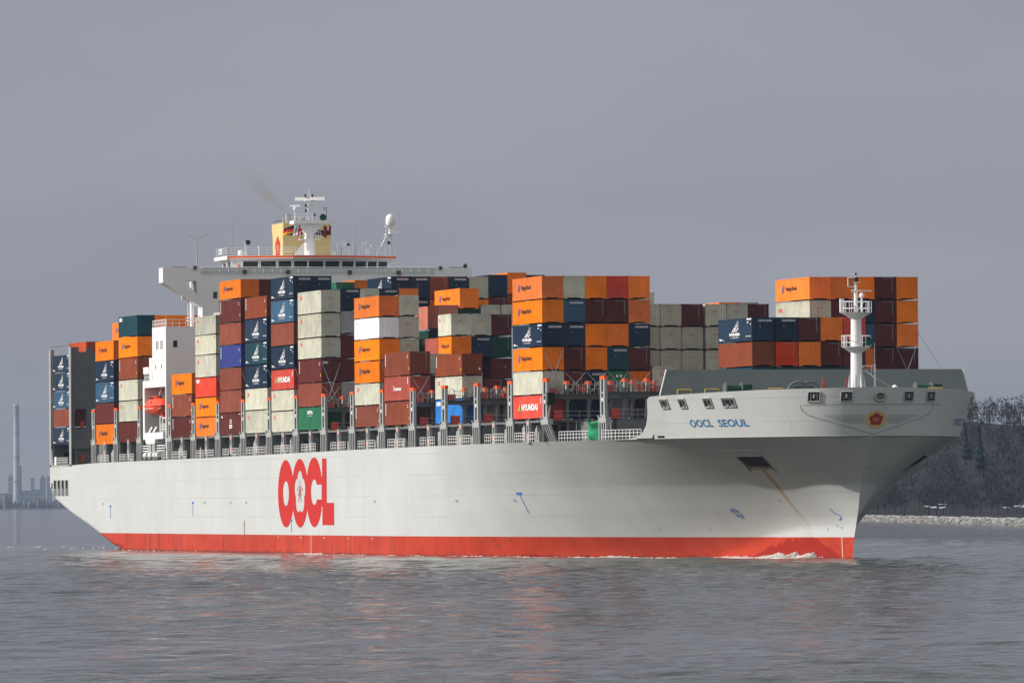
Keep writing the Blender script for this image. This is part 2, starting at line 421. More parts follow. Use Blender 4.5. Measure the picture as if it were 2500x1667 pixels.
hm = paint('hill_ground', (.017, .017, .018), .95, .3, .4, (.03, .024, .020), .12)
tag(mb.build('hill', hm), 'wooded hillside on the far bank', 'hill', kind='structure')
# bare winter wood covering the hill: branches and twigs as one mass
mb = MB(); g = np.random.default_rng(21)
def bare_tree(mb, p, H, g, dens=1.0, dark=0):
    tw = H*.012
    mb.tube(p, (p.x, p.y, p.z+H*.55), tw*1.3, tw*.6, n=5, mi=2, caps=False)
    nb = int(11*dens)
    for i in range(nb):
        z0 = p.z+H*g.uniform(.22, .62); a = g.uniform(0, 6.283); L = H*g.uniform(.22, .42)*(1.15-(z0-p.z)/H)
        q = Vector((p.x+math.cos(a)*L*.8, p.y+math.sin(a)*L*.8, z0+L*g.uniform(.5, 1.0)))
        mb.tube((p.x, p.y, z0), q, tw*.5, tw*.2, n=3, mi=2, caps=False)
    for i in range(int(190*dens)):
        u = g.normal(0, 1, 3); u /= max(1e-6, np.linalg.norm(u)); rr = g.uniform(.55, 1.0)
        c = Vector((p.x+u[0]*H*.30*rr, p.y+u[1]*H*.30*rr, p.z+H*.62+u[2]*H*.38*rr))
        s = g.uniform(.2, .6); b = g.uniform(.15, .4)
        dv = Vector((u[0]*.6+g.normal(0, .4), u[1]*.6+g.normal(0, .4), .9)).normalized()*s*1.7
        sd = Vector((g.normal(), g.normal(), .3*g.normal())).normalized()*b*.55
        mb.add([c-sd, c+sd, c+dv+sd*.3, c+dv-sd*.3], [(0, 1, 2, 3)], int(g.uniform() < .5))
for row, de in enumerate(np.arange(2075, 2440, 17.0)):
    for la in np.arange(-160, 300, 6.5):
        l2 = la+g.uniform(-4, 4); d2 = de+g.uniform(-7, 7)
        p = hillpt(l2, d2); H = g.uniform(6.5, 10.5)*(1.12 if g.uniform() < .1 else 1)
        p.z = hillz(l2, d2)-.4
        bare_tree(mb, p, H, g, .8 if abs(la) < 70 else .4)
tw1 = paint('twig_brown', (.024, .022, .023), .95, .3, scale=.2); tw2 = paint('twig_grey', (.018, .019, .021), .95, .3, scale=.2); bk = paint('bark', (.018, .018, .019), .95, .2, scale=.2)
tag(mb.build('woods', [tw1, tw2, bk]), 'leafless winter wood on the far bank hillside', 'woods', kind='stuff')
# two spruces standing out of the wood
sp = paint('spruce_needles', (.012, .026, .022), .95, .3, scale=.3)
def spruce(px, pytop, dist, H, label):
    p = at(px, pytop, dist); base = Vector((p.x, p.y, p.z-H))
    r = bpy.data.objects.new('spruce_tree', None); COL.objects.link(r); r.location = base
    t = MB(); t.tube((0, 0, -1), (0, 0, H*.95), .28, .05, n=6); t.build('trunk', bk, r)
    c = MB()
    for k in range(520):
        f = g.uniform(.08, 1); z = H*f; rad = (1-f)*H*.22*(.75+.25*math.sin(f*40))
        a = g.uniform(0, 6.283); o = Vector((math.cos(a)*rad, math.sin(a)*rad, z)); q = Vector((math.cos(a)*rad*.25, math.sin(a)*rad*.25, z+.5))
        sd = Vector((-math.sin(a), math.cos(a), 0))*g.uniform(.25, .5)
        c.add([q-sd*.4, q+sd*.4, o+sd-Vector((0, 0, .5)), o-sd-Vector((0, 0, .3))], [(0, 1, 2, 3)])
    c.build('crown', sp, r)
    return tag(r, label, 'tree', 'spruces on the far bank')
spruce(2391, 1042, 2100, 13.5, 'dark pointed spruce on the far bank, the taller of the two')
spruce(2357, 1038, 2150, 11.0, 'dark pointed spruce on the far bank, nearer the ship bow')
# lying snow at the foot of the slope
snow = paint('snow', (.50, .52, .55), .9, .05)
mb = MB()
for px, py, w, h in ((2264, 1235, 5, 1.6), (2286, 1238, 12, 2.6), (2306, 1231, 6, 1.0), (2456, 1238, 5, 1.4), (2480, 1235, 6, 2.0), (2497, 1237, 5, 2.6)):
    p = at(px, py, 2052)
    for i in range(6):
        o = p+vr*g.normal(0, w*.10)+Vector((0, 0, g.normal(0, h*.06))); ww = w*.143*g.uniform(.25, .55); hh = h*.143*g.uniform(.3, .6)
        n = 9; ring = [o+vr*(math.cos(6.283*k/n)*ww*g.uniform(.7, 1.2))+Vector((0, 0, math.sin(6.283*k/n)*hh*g.uniform(.7, 1.2)))+vf*(.4*math.sin(6.283*k/n)) for k in range(n)]
        mb.add(ring+[o-vf*.25], [(k, (k+1) % n, n) for k in range(n)])
tag(mb.build('snow', snow), 'patches of snow lying on the far bank', 'snow', kind='stuff')
# stone training wall topped with snow
def wallxy(px, py): 
    v = _d*FPX+_r*(px-1250)+_u*(833.5-py); t = -CAM[2]/v[2]; return Vector(CAM+v*t)
A, B = wallxy(2110, 1272.5), wallxy(2500, 1284); ax = (B-A).normalized(); nrm = Vector((-ax.y, ax.x, 0))
if nrm.dot(vf) < 0: nrm = -nrm
mb = MB(); prof = [(-.6, -1.0), (0, .0), (.45, .45), (.9, .95), (1.25, 1.30), (1.6, 1.52), (2.4, 1.60), (3.4, 1.5), (4.5, .2), (5.2, -1)]
L = (B-A).length; ss = np.arange(-240, L+220, .55); vv = []
for s in ss:
    for k, (dd, z) in enumerate(prof):
        j = .0 if k in (0, 9) else 1
        q = A+ax*(s+j*g.normal(0, .16))+nrm*(dd+j*g.normal(0, .20)); vv.append((q.x, q.y, z+j*g.normal(0, .11)+.10*math.sin(s*.13)*j))
n = len(prof)
fs = []; 
mb.add(vv, [(i*n+j, (i+1)*n+j, (i+1)*n+j+1, i*n+j+1) for i in range(len(ss)-1) for j in range(n-1)], 0)
mb.mi = [1 if (k % (n-1)) in (5, 6) and g.uniform() < .85 else (1 if g.uniform() < (.16 if (k % (n-1)) > 1 else .03) else int(g.integers(2, 4)) if g.uniform() < .55 else 0) for k in range(len(mb.f))]
st1 = paint('stone_grey', (.14, .137, .125), .9, .3, scale=2); st2 = paint('stone_dark', (.10, .097, .09), .9, .3, scale=2); st3 = paint('stone_pale', (.22, .21, .19), .9, .2, scale=2)
tag(mb.build('stone_breakwater', [st1, paint('rime', (.36, .37, .39), .9, .2, scale=2), st2, st3]), 'low snow topped stone breakwater in front of the wooded bank', 'breakwater')

# left: power station and town in the mist, about eleven kilometres off
DF = 10300
lf, lr = gdir(60)
conc = paint('far_haze_concrete', (.42, .44, .47), .9, .1, scale=.02); roofm = paint('far_roof', (.24, .25, .27), .9, .1, scale=.02)  # concrete paled so part of the haze sits in its colour
def fpos(px, dist=DF): 
    v, _ = gdir(px); p = C0+v*dist; p.z = 0; return p
mb = MB()
vv = []; pxs = list(range(-260, 700, 20))
for k, px in enumerate(pxs):
    p = fpos(px, DF-60); q = fpos(px, DF+900); vv += [(p.x, p.y, -1), (p.x, p.y, 2.5+1.5*math.sin(k*1.3)), (q.x, q.y, 6)]
mb.add(vv, [(i*3+j, i*3+3+j, i*3+4+j, i*3+1+j) for i in range(len(pxs)-1) for j in range(2)])
tag(mb.build('far_bank', paint('far_ground', (.16, .165, .17), .95, .2, scale=.01)), 'low far river bank in the mist', 'river bank', kind='structure')
mb = MB()
for k in range(2600):
    px = g.uniform(-240, 600); p = fpos(px, DF+g.uniform(-50, 260)); h = (9+5*math.sin(px*.11)*math.sin(px*.037+1)+g.uniform(0, 6))*(1.3 if px < 25 else 1); w = g.uniform(1.5, 4)
    n = 7; mb.lathe([(w*.5, 1), (w, h*.35), (w*.85, h*.7), (w*.3, h)], (p.x, p.y, 0), n=7)
tag(mb.build('far_woods', paint('far_wood', (.11, .115, .12), .95, .3, scale=.02)), 'misty belt of trees along the distant shore', 'woods', kind='stuff')  # trees greyed, some of the distance haze is in their colour
mb = MB(); mb.lathe([(5.6, 0), (5.0, 25), (4.3, 120), (4.0, 149), (4.4, 149.5), (4.4, 152), (3.4, 152), (3.4, 140)], n=20)
for z in (40, 75, 110, 138): mb.lathe([(5.4-z*.009, z), (5.9-z*.009, z), (5.9-z*.009, z+1.2), (5.4-z*.009, z+1.2)], n=20, mi=1)
o = mb.build('chimney', [conc, roofm]); o.location = fpos(41); tag(o, 'tall slim chimney fading into the mist on the horizon', 'chimney')
def far_block(px, w, h, dpt, label, steps=()):
    o = bpy.data.objects.new('power_station_block', None); COL.objects.link(o); o.location = fpos(px); o.rotation_euler = (0, 0, math.atan2(lr.y, lr.x))
    mb = MB(); mb.box(-w/2, w/2, 0, dpt, 0, h)
    for (a, b, hh) in steps: mb.box(a, b, 2, dpt-2, h, h+hh)
    mb.build('wall', conc, o)
    mb = MB(); mb.box(-w/2-.5, w/2+.5, -.5, dpt+.5, h+.002, h+.8); mb.build('roof', roofm, o)
    mb = MB()
    for k in range(int(w/6)):
        for z in np.arange(6, h-4, 7): mb.box(-w/2+2+k*6, -w/2+5+k*6, -.3, -.02, z, z+2.5)
    mb.build('window', roofm, o)
    tag(o, label, 'building', 'power station buildings in the mist')
far_block(32, 15, 46, 30, 'block at the foot of the misty chimney', ((-6, 1, 6),))
far_block(48, 6, 62, 12, 'slim tower against the right side of the misty chimney')
far_block(80, 5.4, 44, 14, 'narrow tower standing alone in the mist near the stern')
far_block(105, 8.5, 44, 24, 'tall misty block, the broader of the two beside the stern', ((-2, 2, 5),))
far_block(121, 7.5, 46, 24, 'misty block touching the ship stern in the view')
far_block(65, 18, 26, 26, 'low misty hall between the chimney and the narrow tower')
far_block(92, 14, 27, 26, 'low misty hall right of the narrow tower')
far_block(8, 22, 22, 26, 'low misty hall at the far left edge')

# haze: even thin air over the whole river
hz = MB(); hz.box(-12500, 1100, -2200, 4200, -3, 175)
ma = bpy.data.materials.new('haze'); ma.use_nodes = True; nt = ma.node_tree; nt.nodes.clear()
pv = N(nt, 'ShaderNodeVolumePrincipled'); pv.inputs['Color'].default_value = (.34, .44, .60, 1); pv.inputs['Density'].default_value = 5.2e-5
LK(nt, pv.outputs[0], N(nt, 'ShaderNodeOutputMaterial').inputs['Volume'])
tag(hz.build('haze', ma), 'thin grey winter haze over the river', 'haze', kind='stuff')

# ------------------------------------------------------------------ the ship
ship = bpy.data.objects.new('container_ship', None); COL.objects.link(ship)
tag(ship, 'long pale grey container ship with red waterline and white bridge, under way', 'ship')
def hullmat():
    ma, nt, b = newmat('hull_paint')
    tc = N(nt, 'ShaderNodeTexCoord'); P = tc.outputs['Object']
    sp = N(nt, 'ShaderNodeSeparateXYZ'); LK(nt, P, sp.inputs[0]); x, y, z = sp.outputs
    def noise(scale, det=4.0, ms=(1, 1, 1), rough=.6):
        mp = N(nt, 'ShaderNodeMapping'); mp.inputs['Scale'].default_value = ms; LK(nt, P, mp.inputs[0])
        n = N(nt, 'ShaderNodeTexNoise', i_2=scale, i_3=det, i_4=rough); LK(nt, mp.outputs[0], n.inputs[0]); return n.outputs[0]
    # pale topsides with faint plate seams, thin run-down grime
    g = MIXC(nt, RAMP(nt, noise(.10), .3, .7), (.495, .503, .492), (.545, .552, .543))
    g = MIXC(nt, MATH(nt, 'MULTIPLY', RAMP(nt, noise(1.3, 5.0, (.7, .7, .05)), .56, .8), .22), g, (.36, .34, .28))
    fr = MATH(nt, 'FRACT', MATH(nt, 'MULTIPLY_ADD', z, 1/2.45, .12))
    seam = MATH(nt, 'LESS_THAN', fr, .024)
    g = MIXC(nt, MATH(nt, 'MULTIPLY', seam, RAMP(nt, noise(.05, 2.0), .36, .60, .08, .48)), g, (.26, .26, .25))
    fx = MATH(nt, 'LESS_THAN', MATH(nt, 'FRACT', MATH(nt, 'MULTIPLY', x, 1/12.3)), .006)
    g = MIXC(nt, MATH(nt, 'MULTIPLY', fx, .2), g, (.3, .3, .29))
    # rust run below the anchor pocket
    cxr = MATH(nt, 'ADD', 221.75, MATH(nt, 'MULTIPLY', MATH(nt, 'POWER', MATH(nt, 'ABSOLUTE', MATH(nt, 'SUBTRACT', z, 4.6)), 2.0), .10))
    wob = MATH(nt, 'MULTIPLY', MATH(nt, 'SUBTRACT', noise(.9, 3.0), .5), .25)
    dist = MATH(nt, 'ABSOLUTE', MATH(nt, 'ADD', MATH(nt, 'SUBTRACT', x, cxr), wob))
    rs = MATH(nt, 'MULTIPLY', RAMP(nt, dist, .03, .55, 1, 0), MATH(nt, 'MULTIPLY', RAMP(nt, z, 2.4, 8.8, .12, .85), MATH(nt, 'LESS_THAN', z, 9.55)))
    rs = MATH(nt, 'MULTIPLY', rs, MATH(nt, 'LESS_THAN', y, 0.0))
    g = MIXC(nt, rs, g, (.40, .22, .05))
    # thin rust weeps under the fairleads
    wp = MATH(nt, 'MULTIPLY', RAMP(nt, noise(1.0, 3.0, (.9, .9, .035)), .62, .76), MATH(nt, 'MULTIPLY', MATH(nt, 'GREATER_THAN', z, 12.95), .18))
    g = MIXC(nt, wp, g, (.42, .30, .16))
    # red boot topping: fender scrapes, algae band, spray-wet part by the stem
    r = MIXC(nt, RAMP(nt, noise(.25), .3, .7), (.42, .036, .013), (.51, .052, .020))
    scr = MATH(nt, 'MULTIPLY', RAMP(nt, noise(.75, 4.0, (1, 1, .06)), .54, .68), RAMP(nt, x, 118, 150, .85, .2))
    r = MIXC(nt, scr, r, (.15, .030, .022))
    r = MIXC(nt, MATH(nt, 'MULTIPLY', RAMP(nt, noise(1.2, 6.0, (.35, .35, 1)), .58, .72), .6), r, (.14, .04, .03))
    spl = MATH(nt, 'ADD', MATH(nt, 'MULTIPLY', noise(.8, 6.0, (1, 1, .25), .75), 2.9), -1.0)
    env = MATH(nt, 'MULTIPLY', RAMP(nt, x, 207, 221, 0, 1.25), RAMP(nt, x, 222, 228.6, 1, 0))
    wet = MATH(nt, 'LESS_THAN', z, MATH(nt, 'ADD', MATH(nt, 'MULTIPLY', env, MATH(nt, 'ADD', spl, 1.15)), MATH(nt, 'MULTIPLY_ADD', noise(.35, 5.0), .9, -.22)))
    r = MIXC(nt, MATH(nt, 'MULTIPLY', wet, .9), r, (.29, .013, .006))
    r = MIXC(nt, RAMP(nt, MATH(nt, 'ADD', z, MATH(nt, 'MULTIPLY', noise(.5, 5.0), .4)), .22, .5, .8, 0), r, (.13, .055, .035))
    col = MIXC(nt, MATH(nt, 'GREATER_THAN', z, 2.36), r, g)
    LK(nt, col, b.inputs['Base Color']); b.inputs['Roughness'].default_value = .5; b.inputs['Specular IOR Level'].default_value = .25
    # slight plate unevenness
    bp = N(nt, 'ShaderNodeBump'); bp.inputs['Distance'].default_value = .03; bp.inputs['Strength'].default_value = .45
    LK(nt, noise(.45, 2.0), bp.inputs['Height']); LK(nt, bp.outputs[0], b.inputs['Normal'])
    return ma
HM = hullmat()
# shell
us = np.concatenate([np.linspace(0, .14, 70), np.linspace(.14, .60, 36)[1:], np.linspace(.60, 1, 110)[1:]])
vsn = np.linspace(0, 1, 56)
mb = MB()
for sgn in (-1, 1):
    vv = []
    for uu in us:
        for v in vsn:
            z = -3+15.89*v; x = -80.3+(Xs(z)+80.3)*uu
            zt = ztop(x); z = -3+(zt+3)*v; x = -80.3+(Xs(z)+80.3)*uu
            b = hb(x, z) if uu < 1 else 0.0
            vv.append((x, YC+sgn*b, z))
    k = len(vsn)
    mb.add(vv, [(i*k+j, (i+1)*k+j, (i+1)*k+j+1, i*k+j+1) for i in range(len(us)-1) for j in range(k-1)], 0, True)
# transom and weather deck
zz = [-3+(11.84+3)*v for v in vsn]
tv = [(-80.3, YC-hb(-80.3, z), z) for z in zz]+[(-80.3, YC+hb(-80.3, z), z) for z in zz]
k = len(zz); mb.add(tv, [(i, i+1, k+i+1, k+i) for i in range(k-1)], 0)
dv = []; dxs = list(np.linspace(-80.25, 190, 50))+list(np.linspace(192, 235, 30))
for x in dxs:
    z = ztop(x)-.05; b = hb(x, z)-.05; dv += [(x, YC-b, z), (x, YC+b, z)]
mb.add(dv, [(2*i, 2*i+2, 2*i+3, 2*i+1) for i in range(len(dxs)-1)], 1)
hull = mb.build('hull', [HM, M['mgrey']], ship)
# a raised bulwark wraps the bow above the knuckle
def bulz(x):
    pts = [(208.0, 12.89), (210.6, 13.12), (212.2, 13.55), (213.4, 14.2), (214.2, 14.9), (214.9, 15.7), (215.35, 16.4), (215.75, 17.0), (216.4, 17.28), (217.2, 17.33), (225, 17.52), (232, 17.72), (238.2, 17.92)]
    return float(np.interp(x, [p[0] for p in pts], [p[1] for p in pts]))
mb = MB()
bu = np.concatenate([np.linspace(208.0, 217, 44), np.linspace(217, 232, 36)[1:]])
for sgn in (-1, 1):
    for inner in (0, .22):
        vv = []; kz = 10; cols = []
        for x in bu: cols.append([(x, 12.89+(bulz(x)-12.89)*j/(kz-1)) for j in range(kz)])
        for t in np.linspace(0, 1, 60)[1:]:
            col = []
            for j in range(kz):
                zt_ = 17.72+.2*t; z = 12.89+(zt_-12.89)*j/(kz-1); tt = 1-(1-t)**2.2
                col.append((232+(Xs(z)-232)*tt, z))
            cols.append(col)
        for c in cols:
            for (x, z) in c:
                s = max(Xs(z)-x, 0); b = hb(x, z)
                vv.append((x-(inner if s < 14 else 0), YC+sgn*max(0, b-inner*(1 if s > .3 else 0)), z))
        n = len(cols)
        mb.add(vv, [(i*kz+j, (i+1)*kz+j, (i+1)*kz+j+1, i*kz+j+1) for i in range(n-1) for j in range(kz-1)], 0 if inner == 0 else 1, True)
        if inner == 0: top_o = [vv[i*kz+kz-1] for i in range(n)]
        else:
            top_i = [vv[i*kz+kz-1] for i in range(n)]
            mb.add(top_o+top_i, [(i, i+1, n+i+1, n+i) for i in range(n-1)], 0)
bulwark = mb.build('bulwark', [HM, M['mgrey']], ship)
# forecastle deck
mb = MB(); dv = []; dxs = np.linspace(210.5, 236.8, 30)
for x in dxs:
    b = max(.05, hb(x, 14.2)-.3); dv += [(x, YC-b, 14.2 if x > 215 else 12.95), (x, YC+b, 14.2 if x > 215 else 12.95)]
mb.add(dv, [(2*i, 2*i+2, 2*i+3, 2*i+1) for i in range(len(dxs)-1)]); mb.build('forecastle_deck', M['mgrey'], ship)
# bright knuckle bead
mb = MB()
for sgn in (-1, 1):
    pts = [(x, YC+sgn*(hb(x, 12.87)+.02), 12.87) for x in list(np.linspace(205, 232, 40))+list(np.linspace(232, 236.55, 24))]
    mb.path(pts, .045, 6)
mb.build('knuckle_bead', M['lgrey'], ship)

# --- decals that lie on the hull
def on_side(mb, rects, off=.03, mi=0, X=None):
    for (x0, x1, z0, z1) in rects:
        mb.add([hsurf(x0, z0, off), hsurf(x1, z0, off), hsurf(x1, z1, off), hsurf(x0, z1, off)], [(0, 1, 2, 3)], mi)
def text_side(mb, s, x0, x1, z0, z1, bold=.0, off=.035, mi=0):
    v, f = text2d(s, bold); mb.add([hsurf(lerp(x0, x1, p[0]), lerp(z0, z1, p[1]), off) for p in v], f, mi)
# big company letters amidships
def company(cx, cy):
    cx = np.asarray(cx); cy = np.asarray(cy)
    def el(x, y, rx, ry): return ((cx-x)/rx)**2+((cy-y)/ry)**2 < 1
    o1 = el(338, 516, 66, 279); o2 = el(455, 514, 66, 282); o3 = el(572, 508, 66, 284)
    m = o1 | o2 | o3
    m |= (cx > 633) & (cx < 672) & (cy > 235) & (cy < 775); m |= (cx > 633) & (cx < 730) & (cy > 595) & (cy < 775)
    m |= (cx > 585) & (cx < 640) & (cy > 380) & (cy < 640) & o3
    m &= ~((abs(cx-633) < 4) & ((cy < 380) | (cy > 625)))
    h1 = el(338, 515, 25, 103); m &= ~h1
    h3 = el(572, 507, 27, 104) & (cx < 590); h3 |= (cx > 575) & (cx < 633) & (cy > 445) & (cy < 568); m &= ~h3
    u = (cx-455)/45; v = -(cy-508)/180
    fl = flower(u, v); m &= ~fl; m |= stamens(u*1.25, v*1.25) & fl
    return m
def cxx(cx): return 62.31+(cx-275)/3.36/4.66
def czz(cy): return 11.93-(cy-228)/3.36/19.62
rc = raster(company, 270, 735, 225, 800, 460, 230)
mb = MB(); on_side(mb, [(cxx(a), cxx(b), czz(d), czz(c)) for a, b, c, d in rc], .03)
mb.build('company_logo', M['red'], ship)
# ship name on both bows
mb = MB(); text_side(mb, 'OOCL', 221.7, 225.1, 14.0, 14.80, .02); text_side(mb, 'SEOUL', 225.9, 229.7, 13.98, 14.76, .02)
mb.build('ship_name', M['mknavy'], ship)
mb = MB()
for s, x0, x1 in (('OOCL', 229.7, 225.9), ('SEOUL', 225.1, 221.6)):
    v, f = text2d(s, .012)
    mb.add([(q.x, 2*YC-q.y, q.z) for q in (hsurf(lerp(x0, x1, p[0]), lerp(14.0, 14.75, p[1]), .035) for p in v)], f)
mb.build('ship_name', M['mknavy'], ship)
# bow emblem with wing lines
def bowpt(y, z, off=.04): 
    x = xs_at(y, z); e = .05
    nx = 1.0; ny = (xs_at(y-e, z)-xs_at(y+e, z))/(2*e); nzz = (xs_at(y, z-e)-xs_at(y, z+e))/(2*e)
    n = Vector((1, ny, nzz)); n.normalize(); return Vector((x, y, z))+n*off
mb = MB(); EY, EZ, ER = .12, 14.58, 1.0
for (fn, mi, off) in ((lambda u, v: u*u+v*v < 1, 0, .05), (lambda u, v: flower(u/.70, v/.70), 1, .065), (lambda u, v: stamens(u/.62, v/.62), 0, .08)):
    for (a, b, c, d) in raster(fn, -1, 1, -1, 1, 60, 60):
        xsn = np.linspace(a, b, max(2, int((b-a)/.25)+1))
        for s, t in zip(xsn[:-1], xsn[1:]):
            mb.add([bowpt(EY+s*1.12, EZ+c*.93, off), bowpt(EY+t*1.12, EZ+c*.93, off), bowpt(EY+t*1.12, EZ+d*.93, off), bowpt(EY+s*1.12, EZ+d*.93, off)], [(0, 1, 2, 3)], mi)
mb.build('bow_emblem', [M['gold'], M['mkdred']], ship)
mb = MB()
def bowline(pts, w=.020):
    P = []
    for (a, b) in zip(pts[:-1], pts[1:]):
        n = max(2, int(abs(a[0]-b[0])/.2)); P += [(lerp(a[0], b[0], t), lerp(a[1], b[1], t)) for t in np.linspace(0, 1, n, endpoint=False)]
    P.append(pts[-1]); vv = []
    for i, p in enumerate(P):
        q = P[min(i+1, len(P)-1)]; o = P[max(i-1, 0)]; d = Vector((q[0]-o[0], q[1]-o[1])).normalized(); nn = Vector((-d.y, d.x))*w
        vv += [bowpt(p[0]+nn.x, p[1]+nn.y, .045), bowpt(p[0]-nn.x, p[1]-nn.y, .045)]
    mb.add(vv, [(2*i, 2*i+1, 2*i+3, 2*i+2) for i in range(len(P)-1)])
bowline([(-7.1, 16.12), (8.3, 16.12)])
for s in (-1, 1):
    bowline([(YC+s*7.3, 16.12), (YC+s*7.1, 15.62), (YC+s*6.6, 15.1), (YC+s*5.5, 14.7), (YC+s*2.9, 13.9), (YC, 13.05)])
    for y0, z in ((5.1, 14.99), (4.6, 14.80), (4.1, 14.61), (3.5, 14.42), (3.0, 14.23)): bowline([(YC+s*y0, z), (YC+s*1.25+.2, z)], .018)
mb.build('wing_lines', M['line'], ship)
# hull marks: tug points, thruster and bulb symbols, draught marks
def strip_side(p, q, w, mi=0, off=.035, n=6):
    for t0, t1 in zip(np.linspace(0, 1, n+1)[:-1], np.linspace(0, 1, n+1)[1:]):
        a = (lerp(p[0], q[0], t0), lerp(p[1], q[1], t0)); b = (lerp(p[0], q[0], t1), lerp(p[1], q[1], t1))
        if abs(q[0]-p[0]) > abs(q[1]-p[1])*2: mb.add([hsurf(a[0], a[1]-w, off), hsurf(b[0], b[1]-w, off), hsurf(b[0], b[1]+w, off), hsurf(a[0], a[1]+w, off)], [(0, 1, 2, 3)], mi)
        else: mb.add([hsurf(a[0]-w*1.5, a[1], off), hsurf(a[0]+w*1.5, a[1], off), hsurf(b[0]+w*1.5, b[1], off), hsurf(b[0]-w*1.5, b[1], off)], [(0, 1, 2, 3)], mi)
for x, z0, z1 in ((-38.5, 4.4, 6.1), (13.5, 4.8, 6.5), (69.2, 2.75, 4.2)):
    mb = MB(); strip_side((x, z0), (x, z1), .06); strip_side((x-.5, z1+.01), (x+.5, z1+.01), .13); mb.build('tug_mark', M['mkblue'], ship)
mb = MB()
strip_side((165.9, 5.0), (165.9, 7.2), .06); strip_side((165.0, 7.25), (166.8, 7.25), .14); mb.build('tug_mark', M['mkblue'], ship)
for x in (-44, 20, 35, 44, 111, 144, 163): mb = MB(); text_side(mb, str(8 if x < 50 else 9)+'0', x, x+1.0, 6.3, 6.65); mb.build('frame_number', M['mklight'], ship)
mb = MB()
for k in range(16):
    a0, a1 = 6.283*k/16, 6.283*(k+1)/16; c = (212.0, 4.94)
    mb.add([hsurf(c[0]+math.cos(t)*r_, c[1]+math.sin(t)*r_, .035) for r_, t in ((.55, a0), (.55, a1), (.47, a1), (.47, a0))], [(0, 1, 2, 3)])
for k in range(4):
    a = .785+1.571*k; c = (212.0, 4.94)
    mb.add([hsurf(c[0]+math.cos(t)*r_, c[1]+math.sin(t)*r_, .035) for r_, t in ((.08, a), (.45, a-.35), (.5, a), (.45, a+.35))], [(0, 1, 2, 3)])
mb.build('thruster_mark', M['mkblue'], ship)
mb = MB()
bl = [(227.9, 5.35), (228.05, 4.9), (228.4, 4.82), (228.75, 4.7), (228.85, 4.45), (228.65, 4.25), (228.2, 4.2)]
for a, b in zip(bl[:-1], bl[1:]): strip_side(a, b, .045, n=2)
mb.build('bulb_mark', M['mkblue'], ship)
for x, z in ((196, 3.0), (205, 3.1), (220.5, 6.1), (225.3, 3.0), (228.0, 3.2), (227.2, 3.4)): mb = MB(); text_side(mb, '9', x, x+.35, z, z+.3); mb.build('frame_number', M['mklight'], ship)
mb = MB()
for i in range(12): on_side(mb, [(227.75+.011*i, 227.9+.011*i, .15+.19*i, .25+.19*i)], .035)
for i in range(14): on_side(mb, [(79.4, 79.62, .15+.17*i, .24+.17*i)], .03)
on_side(mb, [(43.2, 43.5, 4.2, 5.6)], .03); on_side(mb, [(62+12*k, 62.4+12*k, 2.0, 2.12) for k in range(5)], .03)
strip_side((222.0, 11.6), (227.5, 11.56), .05)
mb.build('draught_marks', M['mkwhite'], ship)
mb = MB(); on_side(mb, [(43.2, 43.5, 1.9, 4.15)], .03); mb.build('gauge_mark', M['rust'], ship)

# fairlead openings in the bulwark: rimmed flat panel with rollers, recess shade painted black
def fairlead(sgn, s0, z0=16.0, z1=17.0, wid=1.25, lean=0.0):
    """s0: x of the opening centre on the bulwark"""
    mb = MB()
    def pt(a, b, off):
        x = s0+a*wid/2; z = lerp(z0, z1, b); q = hsurf(x, z, off); return Vector((q.x, q.y if sgn < 0 else 2*YC-q.y, q.z))
    mb.add([pt(-1, 0, .03), pt(1, 0, .03), pt(1, 1, .03), pt(-1, 1, .03)], [(0, 1, 2, 3)], 1)
    cs = [(-1, 0), (1, 0), (1, 1), (-1, 1)]
    for i in range(4):
        a, b = cs[i], cs[(i+1) % 4]
        mb.tube(pt(a[0], a[1], .06), pt(b[0], b[1], .06), .085, n=6, mi=0)
    for a in ((-.45, .45) if wid > 1.1 else (0.05,)):
        mb.tube(pt(a, .05, .02), pt(a-.1, .85, .02), .11, n=8, mi=2)
        mb.tube(pt(a+.25, .08, .06), pt(a+.25, .30, .06), .14, n=8, mi=0)
    mb.tube(pt(-.9, .82, .05), pt(.9, .82, .05), .07, n=6, mi=2)
    return mb.build('fairlead', [M['lgrey'], M['black'], M['dgrey']], ship)
for x, w in ((218.7, 1.3), (221.74, 1.0), (225.5, 1.05), (228.2, 1.5)): fairlead(-1, x, wid=w, z0=16.05, z1=17.0)
def fairlead_front(y, wid=1.1):
    mb = MB(); pt = lambda a, b, off: bowpt(y+a*wid/2, lerp(16.45, 17.45, b), off)
    mb.add([pt(-1, 0, .03), pt(1, 0, .03), pt(1, 1, .03), pt(-1, 1, .03)], [(0, 1, 2, 3)], 1)
    cs = [(-1, 0), (1, 0), (1, 1), (-1, 1)]
    for i in range(4): mb.tube(pt(*cs[i], .06), pt(*cs[(i+1) % 4], .06), .07, n=6)
    mb.tube(pt(-.5, .1, .0), pt(-.5, .8, .0), .10, n=8, mi=2); mb.tube(pt(.5, .1, .0), pt(.5, .8, .0), .10, n=8, mi=2)
    mb.tube(pt(.0, .35, .05), pt(.0, .75, .05), .12, n=8, mi=0)
    mb.build('fairlead', [M['lgrey'], M['black'], M['dgrey']], ship)
for y in (-6.2, -3.15, 3.68, 6.64): fairlead_front(y)
for x in (224.0, 221.0): fairlead(1, x, 15.9, 17.1, 1.2)
mb = MB()
